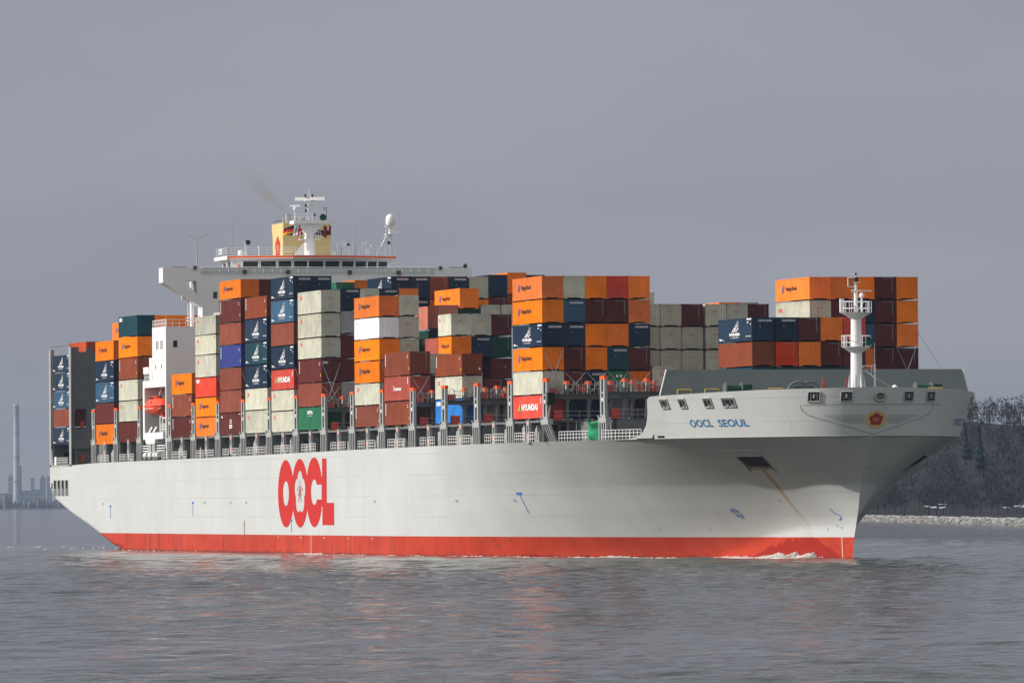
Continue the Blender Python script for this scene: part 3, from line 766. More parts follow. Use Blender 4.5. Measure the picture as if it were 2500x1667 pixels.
for k in range(20):
    a0, a1 = 6.283*k/20, 6.283*(k+1)/20
    mb.tube(bowpt(.33+.52*math.cos(a0), 16.95+.44*math.sin(a0), .1), bowpt(.33+.52*math.cos(a1), 16.95+.44*math.sin(a1), .1), .14, n=6)
    mb.add([bowpt(.33+.45*math.cos(a0), 16.95+.38*math.sin(a0), .04), bowpt(.33+.45*math.cos(a1), 16.95+.38*math.sin(a1), .04), bowpt(.33, 16.95, .03)], [(0, 1, 2)], 1)
mb.add([bowpt(.33+a, 16.95+b, .06) for a, b in ((-.3, -.12), (.3, -.05), (.28, .1), (-.1, .03))], [(0, 1, 2, 3)], 2)
mb.build('panama_chock', [M['lgrey'], M['dgrey'], M['lgrey']], ship)
# anchor pockets: flat panels, the recess shade painted black
def anchor_pocket(sgn):
    mb = MB(); fl = lambda q: Vector((q.x, q.y if sgn < 0 else 2*YC-q.y, q.z))
    tl, tr, brr, blr = (223.22, 10.94), (226.87, 10.94), (225.74, 9.52), (222.1, 9.51)
    H = lambda p, o: fl(hsurf(p[0], p[1], o))
    mb.add([H(tl, .04), H(tr, .04), H(brr, .04), H(blr, .04)], [(0, 1, 2, 3)], 1)
    mb.tube(H(tl, .06), H(tr, .06), .05, n=6, mi=0)
    mb.add([H((223.4, 10.9), .06), H((223.1, 10.9), .06), H((222.05, 9.5), .06), H((222.7, 9.6), .06)], [(0, 1, 2, 3)], 2)
    # lip plate with the anchor's worn crown
    mb.add([H((222.2, 9.52), .05), H((225.7, 9.53), .05), H((225.8, 9.85), .05), H((222.6, 9.95), .05)], [(0, 1, 2, 3)], 3)
    mb.tube(H((222.7, 9.78), .06), H((223.6, 9.9), .06), .10, n=7, mi=4); mb.tube(H((223.6, 9.9), .06), H((225.4, 9.75), .06), .09, n=7, mi=4)
    for a, b in ((blr, (221.9, 9.2)), (brr, (225.6, 9.2))): mb.tube(H(a, .03), H(b, .03), .03, n=5, mi=2)
    mb.build('anchor_pocket', [M['lgrey'], M['black'], M['dgrey'], M['cream'] if False else M['lgrey'], M['rust']], ship)
anchor_pocket(-1); anchor_pocket(1)
mb = MB(); mb.add([hsurf(a, b, .05) for a, b in ((215.0, 12.98), (216.3, 13.0), (216.3, 13.2), (215.0, 13.18))], [(0, 1, 2, 3)], 0); mb.build('scupper', M['black'], ship)
# mooring deck slots at the stern: black panels paint the shade inside
for i in range(4):
    x = -76.6+i*2.75; mb = MB()
    mb.box(x-.95, x+.95, YC-HB-.035, YC-HB-.01, 7.65+(.25 if i == 0 else 0), 9.85, 1); mb.box(x-.75, x+.75, YC-HB-.10, YC-HB-.036, 7.7, 8.7, 2)
    mb.tube((x-1.0, YC-HB-.05, 9.9), (x+1.0, YC-HB-.05, 9.9), .06, n=6); mb.tube((x+1.0, YC-HB-.05, 7.6), (x+1.0, YC-HB-.05, 9.9), .06, n=6)
    mb.build('mooring_slot', [M['lgrey'], M['black'], M['mgrey']], ship)
mb = MB(); mb.box(-79.2, -78.4, YC-HB-.03, YC-HB-.005, 8.7, 9.5); mb.build('mooring_port', M['black'], ship)

# --- weather deck: coamings, covers, pedestals, rails
BP = 14.4575
mb = MB()
for x0, x1 in ((-66, -19), (-1.5, 202)): mb.box(x0, x1, -17.6, 17.4, 12.2, 15.02)
mb.box(202.1, 216.2, -8.5, 8.5, 13, 15.05); mb.build('hatch_coaming', M['mgrey'], ship)
for b in range(-5, 15):
    if b in (-5, -1): continue
    mb = MB()
    X0 = b*BP if b >= 0 else {-4: -49.3, -3: -33.9+.0, -2: -33.9}[b]
    if b == -3: continue
    w = 18.7 if b < 13 else (15.5 if b == 13 else 8.2)
    if b >= 13: mb.box(X0, X0+12.19, -w, w, 15.03, 15.30)
    else: mb.box(X0, X0+12.19, -18.6, 18.4, 15.03, 15.30)
    mb.build('hatch_cover', M['dgrey'], ship)
def bay_list():
    L = [(b, b*BP, 12.19) for b in range(0, 13)]
    L += [(-4, -49.3, 12.3), (-2, -33.9, 12.5), (-5, -64.5, 12.6)]
    return L
def pedestal():
    mb = MB(); n = 14
    hole = [(.28*math.cos(6.283*k/n), -.95+.62*math.sin(6.283*k/n)) for k in range(n)]
    mb.prism([(-.62, -2.5), (.62, -2.5), (.5, -.05), (-.5, -.05)], 'y', -.16, .16, 0, [hole])
    mb.box(-.5, .5, .17, .9, -2.5, -.05, 1); mb.box(-.28, .28, -.185, -.165, -.55, -.25, 2); mb.box(-.3, .3, -.20, -.17, -2.0, -1.7, 2)
    mb.box(-.6, -.42, -.17, .16, -.04, .12); mb.box(.42, .6, -.17, .16, -.04, .12)
    return mb.mesh('container_pedestal', [M['lgrey'], M['mgrey'], M['salmon']])
def rail_mesh(L):
    mb = MB(); n = max(2, int(L/.75))
    for z in (.35, .72, 1.05): mb.tube((0, 0, z), (L, 0, z), .030, n=5)
    for i in range(n+1): mb.tube((L*i/n, 0, 0), (L*i/n, 0, 1.05), .030, n=5)
    return mb.mesh('railing', M['white'])
ped = pedestal(); rl = [rail_mesh(2.6), rail_mesh(3.4), rail_mesh(4.4)]
g = np.random.default_rng(5)
for (b, X0, L) in bay_list():
    if b in (-5,):
        continue
    xc = X0+L/2; zt = ztop(xc)
    link('container_pedestal', ped, ship, (xc, YC-HB+.35, 15.28))
    for side in (-1, 1):
        r_ = int(g.integers(0, 3)); Lr = (2.6, 3.4, 4.4)[r_]
        x0 = xc+.7 if side > 0 else xc-.7-Lr
        link('railing', rl[r_], ship, (x0, YC-HB+.08, ztop(x0)))
        k = int(g.integers(2, 4)); xx = xc+side*.9
        for i in range(k):
            mb = MB(); w = g.uniform(.7, 1.5); h = g.uniform(.7, 1.9); y0 = YC-HB+g.uniform(.5, 2.0); xa = xx if side > 0 else xx-w
            mb.box(xa, xa+w, y0, y0+.7, zt-.02, zt+h, 0); mb.box(xa+w*.15, xa+w*.5, y0+.1, y0+.5, zt+h+.002, zt+h+.35); xx += side*(w+g.uniform(.05, .5)); mb.build('vent_box', [M['lgrey'], M['rust']], ship)
        # bracket under the hatch side and a vent trunk with a stencilled number
        x1 = xc+side*g.uniform(2.2, 3.2); mb = MB()
        mb.prism([(x1-1.5, 14.92), (x1+1.5, 14.92), (x1+1.35, 14.15), (x1+.1, 13.95), (x1-.5, zt), (x1-1.4, zt)], 'y', -20.0, -18.6)
        mb.box(x1-.35, x1+.25, -20.06, -20.01, 14.35, 14.75, 2); 
        mb.build('hatch_bracket', [M['lgrey'], M['rust'], M['salmon']], ship)
# long rail by the forward gap
for x0, L in ((189.2, 4.4), (193.6, 4.4), (201.6, 3.4), (205, 3.4), (208.4, 2.6)):
    o = link('railing', rl[{2.6: 0, 3.4: 1, 4.4: 2}[L]], ship, (x0, YC-hb(x0, 12.8)+.12, 12.87)); a = math.atan2(-(hb(x0+L, 12.8)-hb(x0, 12.8)), L); o.rotation_euler = (0, 0, a)
# supports under the outboard container corners
for (b, X0, L) in bay_list():
    if b == -5: continue
    mb = MB()
    for x in (X0+.2, X0+L-.2): mb.box(x-.12, x+.12, -21.2, -20.9, ztop(x)-.05, 14.999)
    mb.box(X0, X0+L, -21.2, -20.7, 15.0, 15.22); mb.build('container_support', M['mgrey'], ship)
# --- lashing bridges
def tower_mesh(zd, slant=0.0):
    """starboard end tower; origin at deck edge, height measured in world z"""
    mb = MB(); top = 19.42
    for a in (-1, 1): mb.box(a*.62-.25, a*.62+.25, 0, .34, 15.4, top)
    mb.box(-.36, .36, .24, .33, 15.4, top, 1)  # black back plate: the slot's shade is put into its colour
    for z0, z1 in ((15.35, 15.6), (17.0, 17.45), (17.9, 18.05)): mb.box(-.36, .36, .02, .23, z0, z1)
    mb.tube((0, -.03, 17.25), (0, .01, 17.25), .2, n=10, mi=3)
    mb.box(-.9, .9, -.02, .38, top+.002, top+.36, 2)
    mb.box(-1.45, 1.45, -.05, .55, 14.75, 15.34)
    for a in (-1.45, -1.25, 1.25, 1.45): mb.box(a-.07, a+.07, -.12, .1, 15.341, 15.58)
    for i, a in enumerate((-1.3, -.43, .43, 1.3)): 
        mb.add([(a-.15, -.02, 14.75), (a+.15, -.02, 14.75), (a+.15, -.02+slant, zd), (a-.15, -.02+slant, zd), (a-.15, .3, 14.75), (a+.15, .3, 14.75), (a+.15, .3+slant, zd), (a-.15, .3+slant, zd)],
               [(0, 1, 2, 3), (4, 7, 6, 5), (0, 4, 5, 1), (3, 2, 6, 7), (0, 3, 7, 4), (1, 5, 6, 2)])
    mb.box(-1.2, 1.2, .32+slant, .45+slant, zd, 14.7, 1)
    return mb.mesh('tower', [M['lgrey'], M['black'], M['orange'], M['white']])
def post_mesh():
    mb = MB(); mb.box(-.34, .34, -.13, .13, 12.9, 19.1); mb.box(-.5, .5, -.2, .2, 19.101, 19.5, 1)
    mb.box(-.30, .30, -.142, -.131, 15.2, 19.05, 2)
    return mb.mesh('post', [M['dgrey'], M['orange'], M['lgrey']])
pm = post_mesh()
def loop_rail(mb, y, z, x):
    pts = [(x, y, z), (x, y, z+1.1), (x, y+.12, z+1.3), (x, y+.5, z+1.3), (x, y+.62, z+1.1), (x, y+.62, z)]
    mb.path(pts, .03, 5)
def lashing_bridge(xc, y0, rows, full, y1, slant=0.0):
    fr = MB()
    fr.box(xc-.5, xc+.5, y0+.36, y1, 17.55, 18.0)
    fr.box(xc-.8, xc+.8, y0+.36, y1, 18.002, 18.08)
    fr.box(xc-.45, xc+.45, y0+.36, y1, 15.0, 15.2)
    for j in range(rows+1):
        y = y0+j*2.48
        for s in ((-1, 1) if j else (1,)):   # rounded gusset under the beam
            fr.prism([(y+s*.16, 17.56), (y+s*.16, 17.1), (y+s*.24, 17.3), (y+s*.5, 17.56)] if s > 0 else [(y+s*.16, 17.56), (y+s*.5, 17.56), (y+s*.24, 17.3), (y+s*.16, 17.1)], 'x', xc-.38, xc+.38)
    o = fr.build('lashing_bridge', M['dgrey'], ship)
    if slant == 0: tm = TW.setdefault(round(ztop(xc), 1), None) or tower_mesh(ztop(xc)); TW[round(ztop(xc), 1)] = tm
    else: tm = tower_mesh(ztop(xc), slant)
    link('tower', tm, o, (xc, y0-.08, 0))
    for j in range(1, rows+1):
        if full or j < 3: link('post', pm, o, (xc, y0+j*2.48, 0))
    if full:
        rb = MB()
        for z in (.55, 1.05): rb.tube((xc+.75, y0+.8, 18.05+z), (xc+.75, y1, 18.05+z), .03, n=5)
        for z in (.5, 1.0): rb.tube((xc+.6, y0+.8, 15.2+z), (xc+.6, y1, 15.2+z), .03, n=5)
        for j in range(rows):
            y = y0+j*2.48
            for yy in (y+.9, y+1.6): rb.tube((xc+.75, yy, 18.05), (xc+.75, yy, 19.1), .025, n=5)
            rb.tube((xc+.6, y+1.24, 15.2), (xc+.6, y+1.24, 16.2), .025, n=5)
            loop_rail(rb, y+.45, 18.05, xc+.8); loop_rail(rb, y+1.75, 18.05, xc+.8)
        rb.build('guard_rail', M['lgrey'], o)
        for j in range(rows):
            bx = MB()
            y = y0+j*2.48
            if j == 0 or g.uniform() < .45: bx.box(xc+.1, xc+.7, y+.4, y+1.25, 18.09, 18.75)
            elif g.uniform() < .6: bx.box(xc+.1, xc+.7, y+1.3, y+2.1, 18.3, 18.9)
            if bx.v: bx.build('locker', M['redbox'], o)
        bx = MB(); bx.box(xc+.1, xc+.62, y0+.75, y0+1.75, 15.21, 16.3); bx.build('locker', M['redbox'], o)
    return o
TW = {}
for b in range(0, 13):
    xc = b*BP-1.13; full = b in (6, 7, 8, 9, 10, 11, 12); lashing_bridge(xc, -21.3, 8 if full else 3, full, -1.2 if full else -14)
lashing_bridge(13*BP-1.13, -21.3, 7, True, -3.5, .75)
lashing_bridge(14*BP-1.13, -18.9, 5, True, -5.0)
for x in (-35.5, -20.3, -50.4): lashing_bridge(x, -21.3, 2, False, -16)
# lashing rods crossed over container ends
def rods(x, y, z0, z1, w=2.44):
    mb = MB()
    for dy in (.0, .10):
        mb.tube((x, y+.05, z1), (x+.5, y+w-.35-dy, z0), .028, n=5); mb.tube((x, y+w-.05, z1), (x+.5, y+.35+dy, z0), .028, n=5)
    mb.build('lashing_rod', M['steel'], ship)
for j in range(5): rods(185.75, -21.27+2.48*j, 18.3, 20.5 if j else 23.1); 
rods(185.75, -21.27, 18.3, 20.5); rods(84.55, -21.27, 18.3, 23.6); rods(84.55, -21.27, 18.3, 20.8); rods(84.55, -18.8, 18.3, 20.8)
rods(127.9, -21.27, 18.2, 21.2); rods(142.4, -18.7, 18.2, 21.2); rods(113.5, -21.27, 18.2, 23.4); rods(113.5, -21.27, 18.2, 20.8)
for X in (26.65, 41.2, 55.7, 70.1, -21.3): rods(X, -21.27, 18.3, 23.4); rods(X, -21.27, 18.3, 20.7)
rods(200.2, 14.7, 18.3, 23)
# stay wires at the bow
mb = MB()
mb.tube((200.2, 17.2, 24.6), (217.5, 15.5, 17.9), .03, n=4); mb.tube((231.4, -.1, 20.3), (233, 5.2, 17.9), .03, n=4); mb.tube((218, 5, 20.0), (226, 6.5, 17.6), .03, n=4)
mb.build('stay_wires', M['wire'], ship)

# --- breakwater and forecastle gear
mb = MB(); 
mb.prism([(-16.6, 20.12), (16.4, 20.12), (17.1, 17.4), (16.0, 14.3), (-16.2, 14.3), (-17.3, 17.4)], 'x', 217.2, 217.5)
o = mb.build('breakwater_plate', M['plate'], ship)
mb = MB(); mb.tube((217.53, -16.62, 20.14), (217.53, -17.35, 17.4), .09, n=6); mb.build('edge_bar', M['white'], o); mb = MB(); mb.tube((217.53, 16.42, 20.14), (217.53, 17.15, 17.4), .07, n=6); mb.build('edge_bar', M['white'], o)
def winch(x, y, z, big=False, colm='dkgreen'):
    mb = MB(); r_ = .9 if big else .62
    mb.tube((x, y-.8, z), (x, y+.8, z), r_*.75, n=20, mi=0)
    for s in (-1, 1): mb.tube((x, y+s*.8, z), (x, y+s*.95, z), r_*1.15, n=20, mi=1)
    mb.box(x-.7, x+.7, y+1.0, y+1.9, z-.6, z+.5, 0); mb.box(x-.9, x+.9, y-1.2, y+2.0, z-1.4, z-.65, 1)
    return mb.build('mooring_winch', [M[colm], M['dgrey']], ship)
winch(222.2, -10.7, 17.95); winch(221.5, 10.6, 17.95)
mb = MB()
for y in (-4.2, -3.0):
    for rr in (1.25, .8): 
        pts = [(224.5, y+.25*(rr < 1), 17.55+rr*math.sin(t)*.9) if False else (224.5+0*t, y+math.cos(t)*rr, 17.45+math.sin(t)*rr) for t in np.linspace(0, math.pi, 18)]
        mb.path(pts, .13, 7)
mb.build('windlass', M['mgrey'], ship)
mb = MB(); mb.tube((224.2, -4.6, 17.4), (224.2, -2.6, 17.4), .85, n=18); mb.build('windlass_drum', M['dkgreen'], ship)
mb = MB()
for x, y in ((218.2, -15.6), (220.6, -13.3), (225, -7.6), (224.5, 10.2)):
    mb.path([(x, y, 17), (x, y, 18.0), (x, y+1.5, 18.0), (x, y+1.5, 17)], .06, 6)
mb.build('yellow_guards', M['mkyel'], ship)
mb = MB()
for x, y in ((226, -1.9), (227, .35)): mb.path([(x, y-.25, 17.4), (x, y-.1, 18.9), (x, y+.15, 18.9), (x, y+.25, 17.4)], .06, 6); mb.tube((x, y-.3, 18.2), (x, y+.3, 18.2), .06, n=6)
mb.build('red_fittings', M['redbox'], ship)
mb = MB(); mb.lathe([(.25, 0), (.3, .35), (.28, .55), (.1, .7)], (233, 3.6, 17.5), n=10); mb.lathe([(.2, 0), (.2, .3)], (232, 6.8, 17.6), n=8, mi=1); mb.build('ventilator', [M['white'], M['orange']], ship)
# foremast
fmx, fmy = 231.5, -.1
mb = MB(); mb.tube((fmx, fmy, 14), (fmx, fmy, 17.5), .68, .64, n=20); mb.tube((fmx, fmy, 17.5), (fmx, fmy, 25.6), .64, .54, n=20)
for a in range(6):
    t = a*1.047+.3; mb.prism([(0, 0), (.30, 0), (0, 2.2)], 'y', -.03, .03); 
    n8 = 6; vv = mb.v[-n8:]; mb.v[-n8:] = [(fmx+(p[0]+.74)*math.cos(t)-p[1]*math.sin(t), fmy+(p[0]+.74)*math.sin(t)+p[1]*math.cos(t), 17.2+p[2]) for p in vv]
fo = mb.build('foremast', M['white'], ship)
def platform(z, r1, r2, zr, y0=0):
    mb = MB(); n = 8; prof = [(.6, z-.62), (r1*.97, z-.06), (r1, z), (.5, z+.01)]
    vv = [(fmx+rr*math.cos(6.283*(i+.5)/n), fmy+rr*math.sin(6.283*(i+.5)/n), zz) for rr, zz in prof for i in range(n)]
    mb.add(vv, [(k*n+i, k*n+(i+1) % n, (k+1)*n+(i+1) % n, (k+1)*n+i) for k in range(3) for i in range(n)])
    for h in (.45, zr):
        pts = [(fmx+r1*math.cos(6.283*(i+.5)/n), fmy+r1*math.sin(6.283*(i+.5)/n), z+h) for i in range(n+1)]; mb.path(pts, .035, 5)
    for i in range(n):
        for f in (0, .5):
            a, b = 6.283*(i+.5)/n, 6.283*(i+1.5)/n; p = Vector((lerp(math.cos(a), math.cos(b), f), lerp(math.sin(a), math.sin(b), f)))*r1
            mb.tube((fmx+p.x, fmy+p.y, z), (fmx+p.x, fmy+p.y, z+zr), .03, n=5)
    mb.build('platform', M['white'], fo)
platform(22.2, 1.52, .6, 1.15); platform(25.75, 1.62, .6, 1.15)
mb = MB(); mb.tube((fmx, fmy, 25.6), (fmx, fmy, 28.6), .24, .18, n=12); mb.tube((fmx, fmy, 28.6), (fmx, fmy, 30.0), .10, .06, n=8)
mb.tube((fmx+.1, fmy-.5, 28.05), (fmx+.1, fmy+1.7, 28.0), .07, n=6); mb.tube((fmx+.3, fmy+.55, 25.8), (fmx+.3, fmy+.55, 27.4), .11, n=8); mb.lathe([(.2, 0), (.26, .15), (.26, .35), (.1, .5)], (fmx+.3, fmy+.55, 27.3), n=10)
mb.path([(fmx, fmy-.1, 29.4), (fmx, fmy-.85, 29.4), (fmx, fmy-.85, 28.45), (fmx, fmy-.1, 28.45)], .05, 6)
for z in (26.3, 26.6, 26.9, 27.2, 27.5, 27.8): mb.tube((fmx, fmy-.45, z), (fmx, fmy, z), .03, n=5)
mb.tube((fmx, fmy, 25.7), (fmx-.1, fmy+.9, 26.9), .06, n=6); mb.box(fmx-.15, fmx+.15, fmy-1.75, fmy-1.35, 25.8, 27.2)
mb.tube((fmx, fmy-.35, 29.75), (fmx, fmy+.35, 29.75), .06, n=6); mb.tube((fmx, fmy-.2, 28.9), (fmx, fmy+.5, 28.9), .06, n=6)
mb.build('mast_pole', M['white'], fo)
mb = MB(); mb.lathe([(.2, 0), (.22, .3), (.12, .45)], (fmx+.15, fmy, 29.0), n=10); mb.build('navigation_light', M['black'], fo); mb = MB(); mb.lathe([(.10, 0), (.12, .22)], (fmx, fmy, 29.7), n=8); mb.build('navigation_light', M['black'], fo)
mb = MB(); mb.tube((fmx+.9, fmy+.75, 22.75), (fmx+1.4, fmy+.75, 22.75), .26, .5, n=14); mb.build('fog_horn', M['dkgreen'], fo)
mb = MB(); mb.tube((fmx, fmy+2.0, 17), (fmx, fmy+2.0, 20.4), .10, n=8); mb.tube((fmx, fmy+2.0, 20.4), (fmx, fmy+2.0, 22.6), .035, n=6); mb.tube((fmx, fmy+.6, 20.2), (fmx, fmy+2.0, 20.2), .05, n=6); mb.tube((fmx, fmy+.6, 20.15), (fmx, fmy+2.0, 18.9), .06, n=6); mb.tube((fmx, fmy+1.65, 20.2), (fmx, fmy+1.65, 19.2), .04, n=6)
mb.build('jackstaff', M['white'], ship)

# --- stern wall
mb = MB()
wp = [(-21.4, 14.4), (17, 14.4), (17, 28.75), (-17.2, 28.75), (-17.2, 28.2), (-18.4, 28.2), (-18.4, 28.9), (-19.2, 28.9), (-19.2, 28.3), (-20.3, 28.3), (-20.3, 29.0), (-21.4, 29.0)]
def rrect(y0, y1, z0, z1, r_=.35):
    out = []
    for cy, cz, a0 in ((y1-r_, z1-r_, 0), (y0+r_, z1-r_, 90), (y0+r_, z0+r_, 180), (y1-r_, z0+r_, 270)):
        out += [(cy+r_*math.cos(R(a0+t)), cz+r_*math.sin(R(a0+t))) for t in (0, 30, 60, 90)]
    return out
mb.prism(wp, 'x', -66.1, -65.2, 0, [rrect(-20.95, -19.15, 17.3, 20.1), rrect(-18.5, -16.6, 17.3, 20.1), rrect(-18.3, -16.6, 14.7, 16.6)])
stw = mb.build('stern_wall', M['dgrey'], ship)
mb = MB(); mb.box(-65.9, -65.6, -20.0, -19.5, 17.4, 18.3); mb.box(-66.0, -65.3, -20.0, -19.6, 12.5, 13.6); mb.build('locker', M['redbox'], stw)
mb = MB(); mb.box(-66.3, -65.0, -21.55, -21.42, 11.9, 29.0); mb.box(-80.3, -79.2, -21.55, -21.0, 11.85, 28.9); mb.box(-80.3, -65.0, -21.55, -21.3, 11.9, 12.1)
mb.prism([(-80.3, 12.1), (-78.2, 12.1), (-79.2, 14.5), (-79.2, 15)], 'y', -21.5, -21.3); mb.build('stern_posts', M['lgrey'], ship)
mb = MB(); mb.box(-79.2, -66.2, -13.0, 12.8, 11.9, 15.3); mb.box(-79.2, -66.2, -20.8, 20.6, 15.0, 15.28); mb.box(-79.6, -79.25, -21.2, 21.0, 11.9, 15.28); mb.box(-66.3, -65.95, -20.6, 17, 11.9, 14.38); mb.build('stern_house', M['mgrey'], ship)
mb = MB(); mb.box(-79.24, -79.22, -19.6, -18.4, 12.0, 14.0); mb.build('stern_door', M['black'], ship)
o = link('railing', rail_mesh(8.5), ship, (-76.8, -21.35, 12.1)); 
mb = MB(); mb.box(-77.3, -76.0, -21.45, -21.3, 12.1, 13.3); mb.build('rail_board', M['white'], ship)
for z in np.arange(16, 28, 2.7):
    pass
mb = MB()
for z in np.arange(15.4, 28.6, .9): mb.tube((-79.1, -21.3, z), (-78.75, -21.3, z), .04, n=5)
mb.tube((-78.75, -21.3, 15), (-78.75, -21.3, 29), .05, n=5); mb.tube((-80.2, -21.4, 29.3), (-65.5, -21.4, 29.3), .05, n=5); mb.build('frame_ladder', M['rust'], ship)

# --- accommodation house
XF = -2.85
hs = MB()
# lifeboat bay: frame of the opening, back wall, floor, roof
SY = -21.4
hs.box(-17.5, XF, SY, -17.3, 22.25, 23.2); hs.box(-17.5, -3.2-1.9, SY, -17.3, 15.2, 16.1); hs.box(-17.5, -16.45, SY, -17.3, 16.102, 22.248)
hs.box(-3.35, XF, SY, -17.3, 13.9, 22.248); hs.box(-17.5, XF-.01, -17.2, 17, 13.0, 23.2); hs.box(-16.44, -3.36, -17.29, -17.205, 16.11, 22.24, 1); hs.box(-16.44, -5.11, -21.2, -17.3, 16.102, 16.12, 1)
hs.prism([(-15.6, 14.55), (-10.4, 14.55), (-10.0, 15.198), (-16.2, 15.198)], 'y', SY, -19.5)
# upper stair tower and house block
hs.box(-11.35, XF, SY, -12, 23.202, 30.35); hs.box(-14, XF-.012, -11.99, 12, 23.202, 30.35)
hs.box(-5.55, XF, -16.3, 16.1, 30.352, 37.28); hs.box(-13.5, -5.552, -12.5, 12.3, 30.352, 36.2)
# navigation deck with its front bulwark and the wings
hs.box(-5.5, XF+.02, -16.28, 16.08, 37.282, 37.4)
hs.box(-13, -5.501, -13, 12.8, 36.202, 37.38)
house = hs.build('house', [M['house'], M['bay']], ship)
for sgn in (-1, 1):
    c = lambda y: YC+sgn*(abs(y)-.1)
    wb = MB(); poly = [(c(21.75), 36.28), (c(21.75), 38.3), (c(16.3), 38.3), (c(16.3), 33.0), (c(17.0), 33.35)]
    hole = [(c(18.95), 36.5), (c(17.1), 36.5), (c(16.95), 34.7)]
    if sgn > 0: poly = poly[::-1]; hole = hole[::-1]
    wb.prism(poly, 'x', -5.3, XF-.03, 0, [hole])
    o = wb.build('bridge_wing', M['house'], ship)
    wr = MB(); wr.tube((-5.2, c(21.6), 38.35), (-5.2, c(16.5), 38.35), .05, n=6); wr.tube((XF-.1, c(20.5), 38.42), (XF-.1, c(18.5), 38.42), .09, n=6); wr.build('wing_rail', M['mkgreen'] if False else M['lgrey'], o)
    wl = MB(); wl.box(XF-.2, XF+.25, c(17.3)-.22, c(17.3)+.22, 38.1, 38.55); wl.build('wing_lamp', M['flood'], o)
    if sgn < 0:
        wp2 = MB(); wp2.tube((-6.2, -17.0, 30.4), (-6.2, -17.0, 36.5), .28, n=10); wp2.path([(-5.5, -17.7, 30.5), (-5.5, -17.7, 33.5)], .06, 6)
        for z in (31.2, 31.6, 34.1): wp2.tube((-5.6, -18.0, z), (-5.6, -16.5, z), .06, n=6)
        for k in range(4): wp2.box(-4.2, -3.9, -18.9+k*.28, -18.75+k*.28, 34.0-.12*k, 34.5-.12*k)
        wp2.build('wing_pipe', M['white'], o)
mb = MB(); mb.box(XF-.10, XF+.03, -16.5, 16.3, 37.402, 38.3); mb.build('deck_bulwark', M['bulw'], ship)
# railing along the front of the navigation bulwark
mb = MB()
for y in np.arange(-16.3, 16.3, 1.22): mb.tube((XF+.10, y, 37.4), (XF+.10, y, 38.4), .045, n=5)
mb.tube((XF+.10, -16.4, 38.4), (XF+.10, 16.2, 38.4), .055, n=6); mb.tube((XF+.08, -16.4, 37.85), (XF+.08, 16.2, 37.85), .03, n=5)
for y in np.arange(-16.3, -15.2, .25): mb.tube((XF+.12, y, 37.4), (XF+.12, y, 38.3), .03, n=5)
mb.build('deck_rail', M['white'], ship)
for y, z in ((-10.4, 37.75), (-4.35, 37.75), (4.3, 37.7), (11.2, 37.65)): mb = MB(); mb.box(XF+.04, XF+.3, y-.26, y+.26, z-.26, z+.28); mb.build('floodlight', M['flood'], ship)
# wheelhouse with slanting window front
wx0, wxs, wxc = -13.0, -6.2, -3.7
mb = MB()
plan = lambda d: [(wx0, -11.3+d), (wxs-d, -11.3+d), (wxc-d, -3.45), (wxc-d, 3.25), (wxs-d, 11.1-d), (wx0, 11.1-d)]
mb.prism(plan(0), 'z', 37.39, 38.28); mb.prism(plan(.15), 'z', 38.282, 39.3, 1); mb.prism(plan(.05), 'z', 39.302, 39.62)
wh = mb.build('wheelhouse', [M['house'], M['house']], ship)
mb = MB(); plan2 = [(-13.6, -12.0), (-6.3, -12.0), (-3.0, -3.55), (-3.0, 3.35), (-6.3, 11.8), (-13.6, 11.8)]
mb.prism(plan2, 'z', 39.622, 39.72, 1); mb.prism(plan2, 'z', 39.722, 40.0, 0); mb.prism([(a*.995, b*.995) for a, b in plan2], 'z', 40.002, 40.05, 1)
rf = mb.build('roof', [M['orange'], M['house']], wh)
mb = MB(); mb.box(-13.7, -6.0, -12.12, -12.01, 39.55, 40.02); mb.build('roof_edge', M['white'], rf)
def face_windows(p, q, spans, z0=38.3, z1=39.25, lean=.16):
    p = Vector(p); q = Vector(q); d = (q-p); n = Vector((d.y, -d.x)).normalized()
    for a, b in spans:
        w = MB(); A, B_ = p+d*a, p+d*b
        w.add([(A.x+n.x*.03, A.y+n.y*.03, z0), (B_.x+n.x*.03, B_.y+n.y*.03, z0), (B_.x+n.x*(.03+lean), B_.y+n.y*(.03+lean), z1), (A.x+n.x*(.03+lean), A.y+n.y*(.03+lean), z1)], [(0, 1, 2, 3)], 0)
        fo_ = w.build('window', M['glass'], wh)
        f = MB()
        for t in (a-.012, b+.012):
            T = p+d*t; f.tube((T.x+n.x*.06, T.y+n.y*.06, z0-.05), (T.x+n.x*(.06+lean), T.y+n.y*(.06+lean), z1+.08), .085, n=6)
        f.tube((A.x+n.x*.05, A.y+n.y*.05, z0-.03), (B_.x+n.x*.05, B_.y+n.y*.05, z0-.03), .05, n=5); f.build('mullion', M['house'], fo_)
face_windows((wxs-.15, -11.15), (wxc-.15, -3.45), ((.17, .42), (.47, .72), (.77, .98)))
face_windows((wxc-.15, -3.45), (wxc-.15, 3.25), ((.03, .30), (.34, .64), (.68, .97)))
face_windows((wxc-.15, 3.25), (wxs-.15, 10.95), ((.03, .25), (.29, .50), (.54, .71), (.75, .92)))
mb = MB(); mb.box(-8.4, -7.4, -11.35, -11.31, 37.6, 39.2); mb.box(-11.5, -10.2, -11.36, -11.31, 38.2, 39.1); mb.build('window', M['glass'], wh)
for a, b in ((-6.15, -5.95), (-8.9, -8.6)): mb = MB(); mb.box(a, b, -11.55, -11.25, 37.4, 39.6); mb.build('corner_post', M['white'], wh)
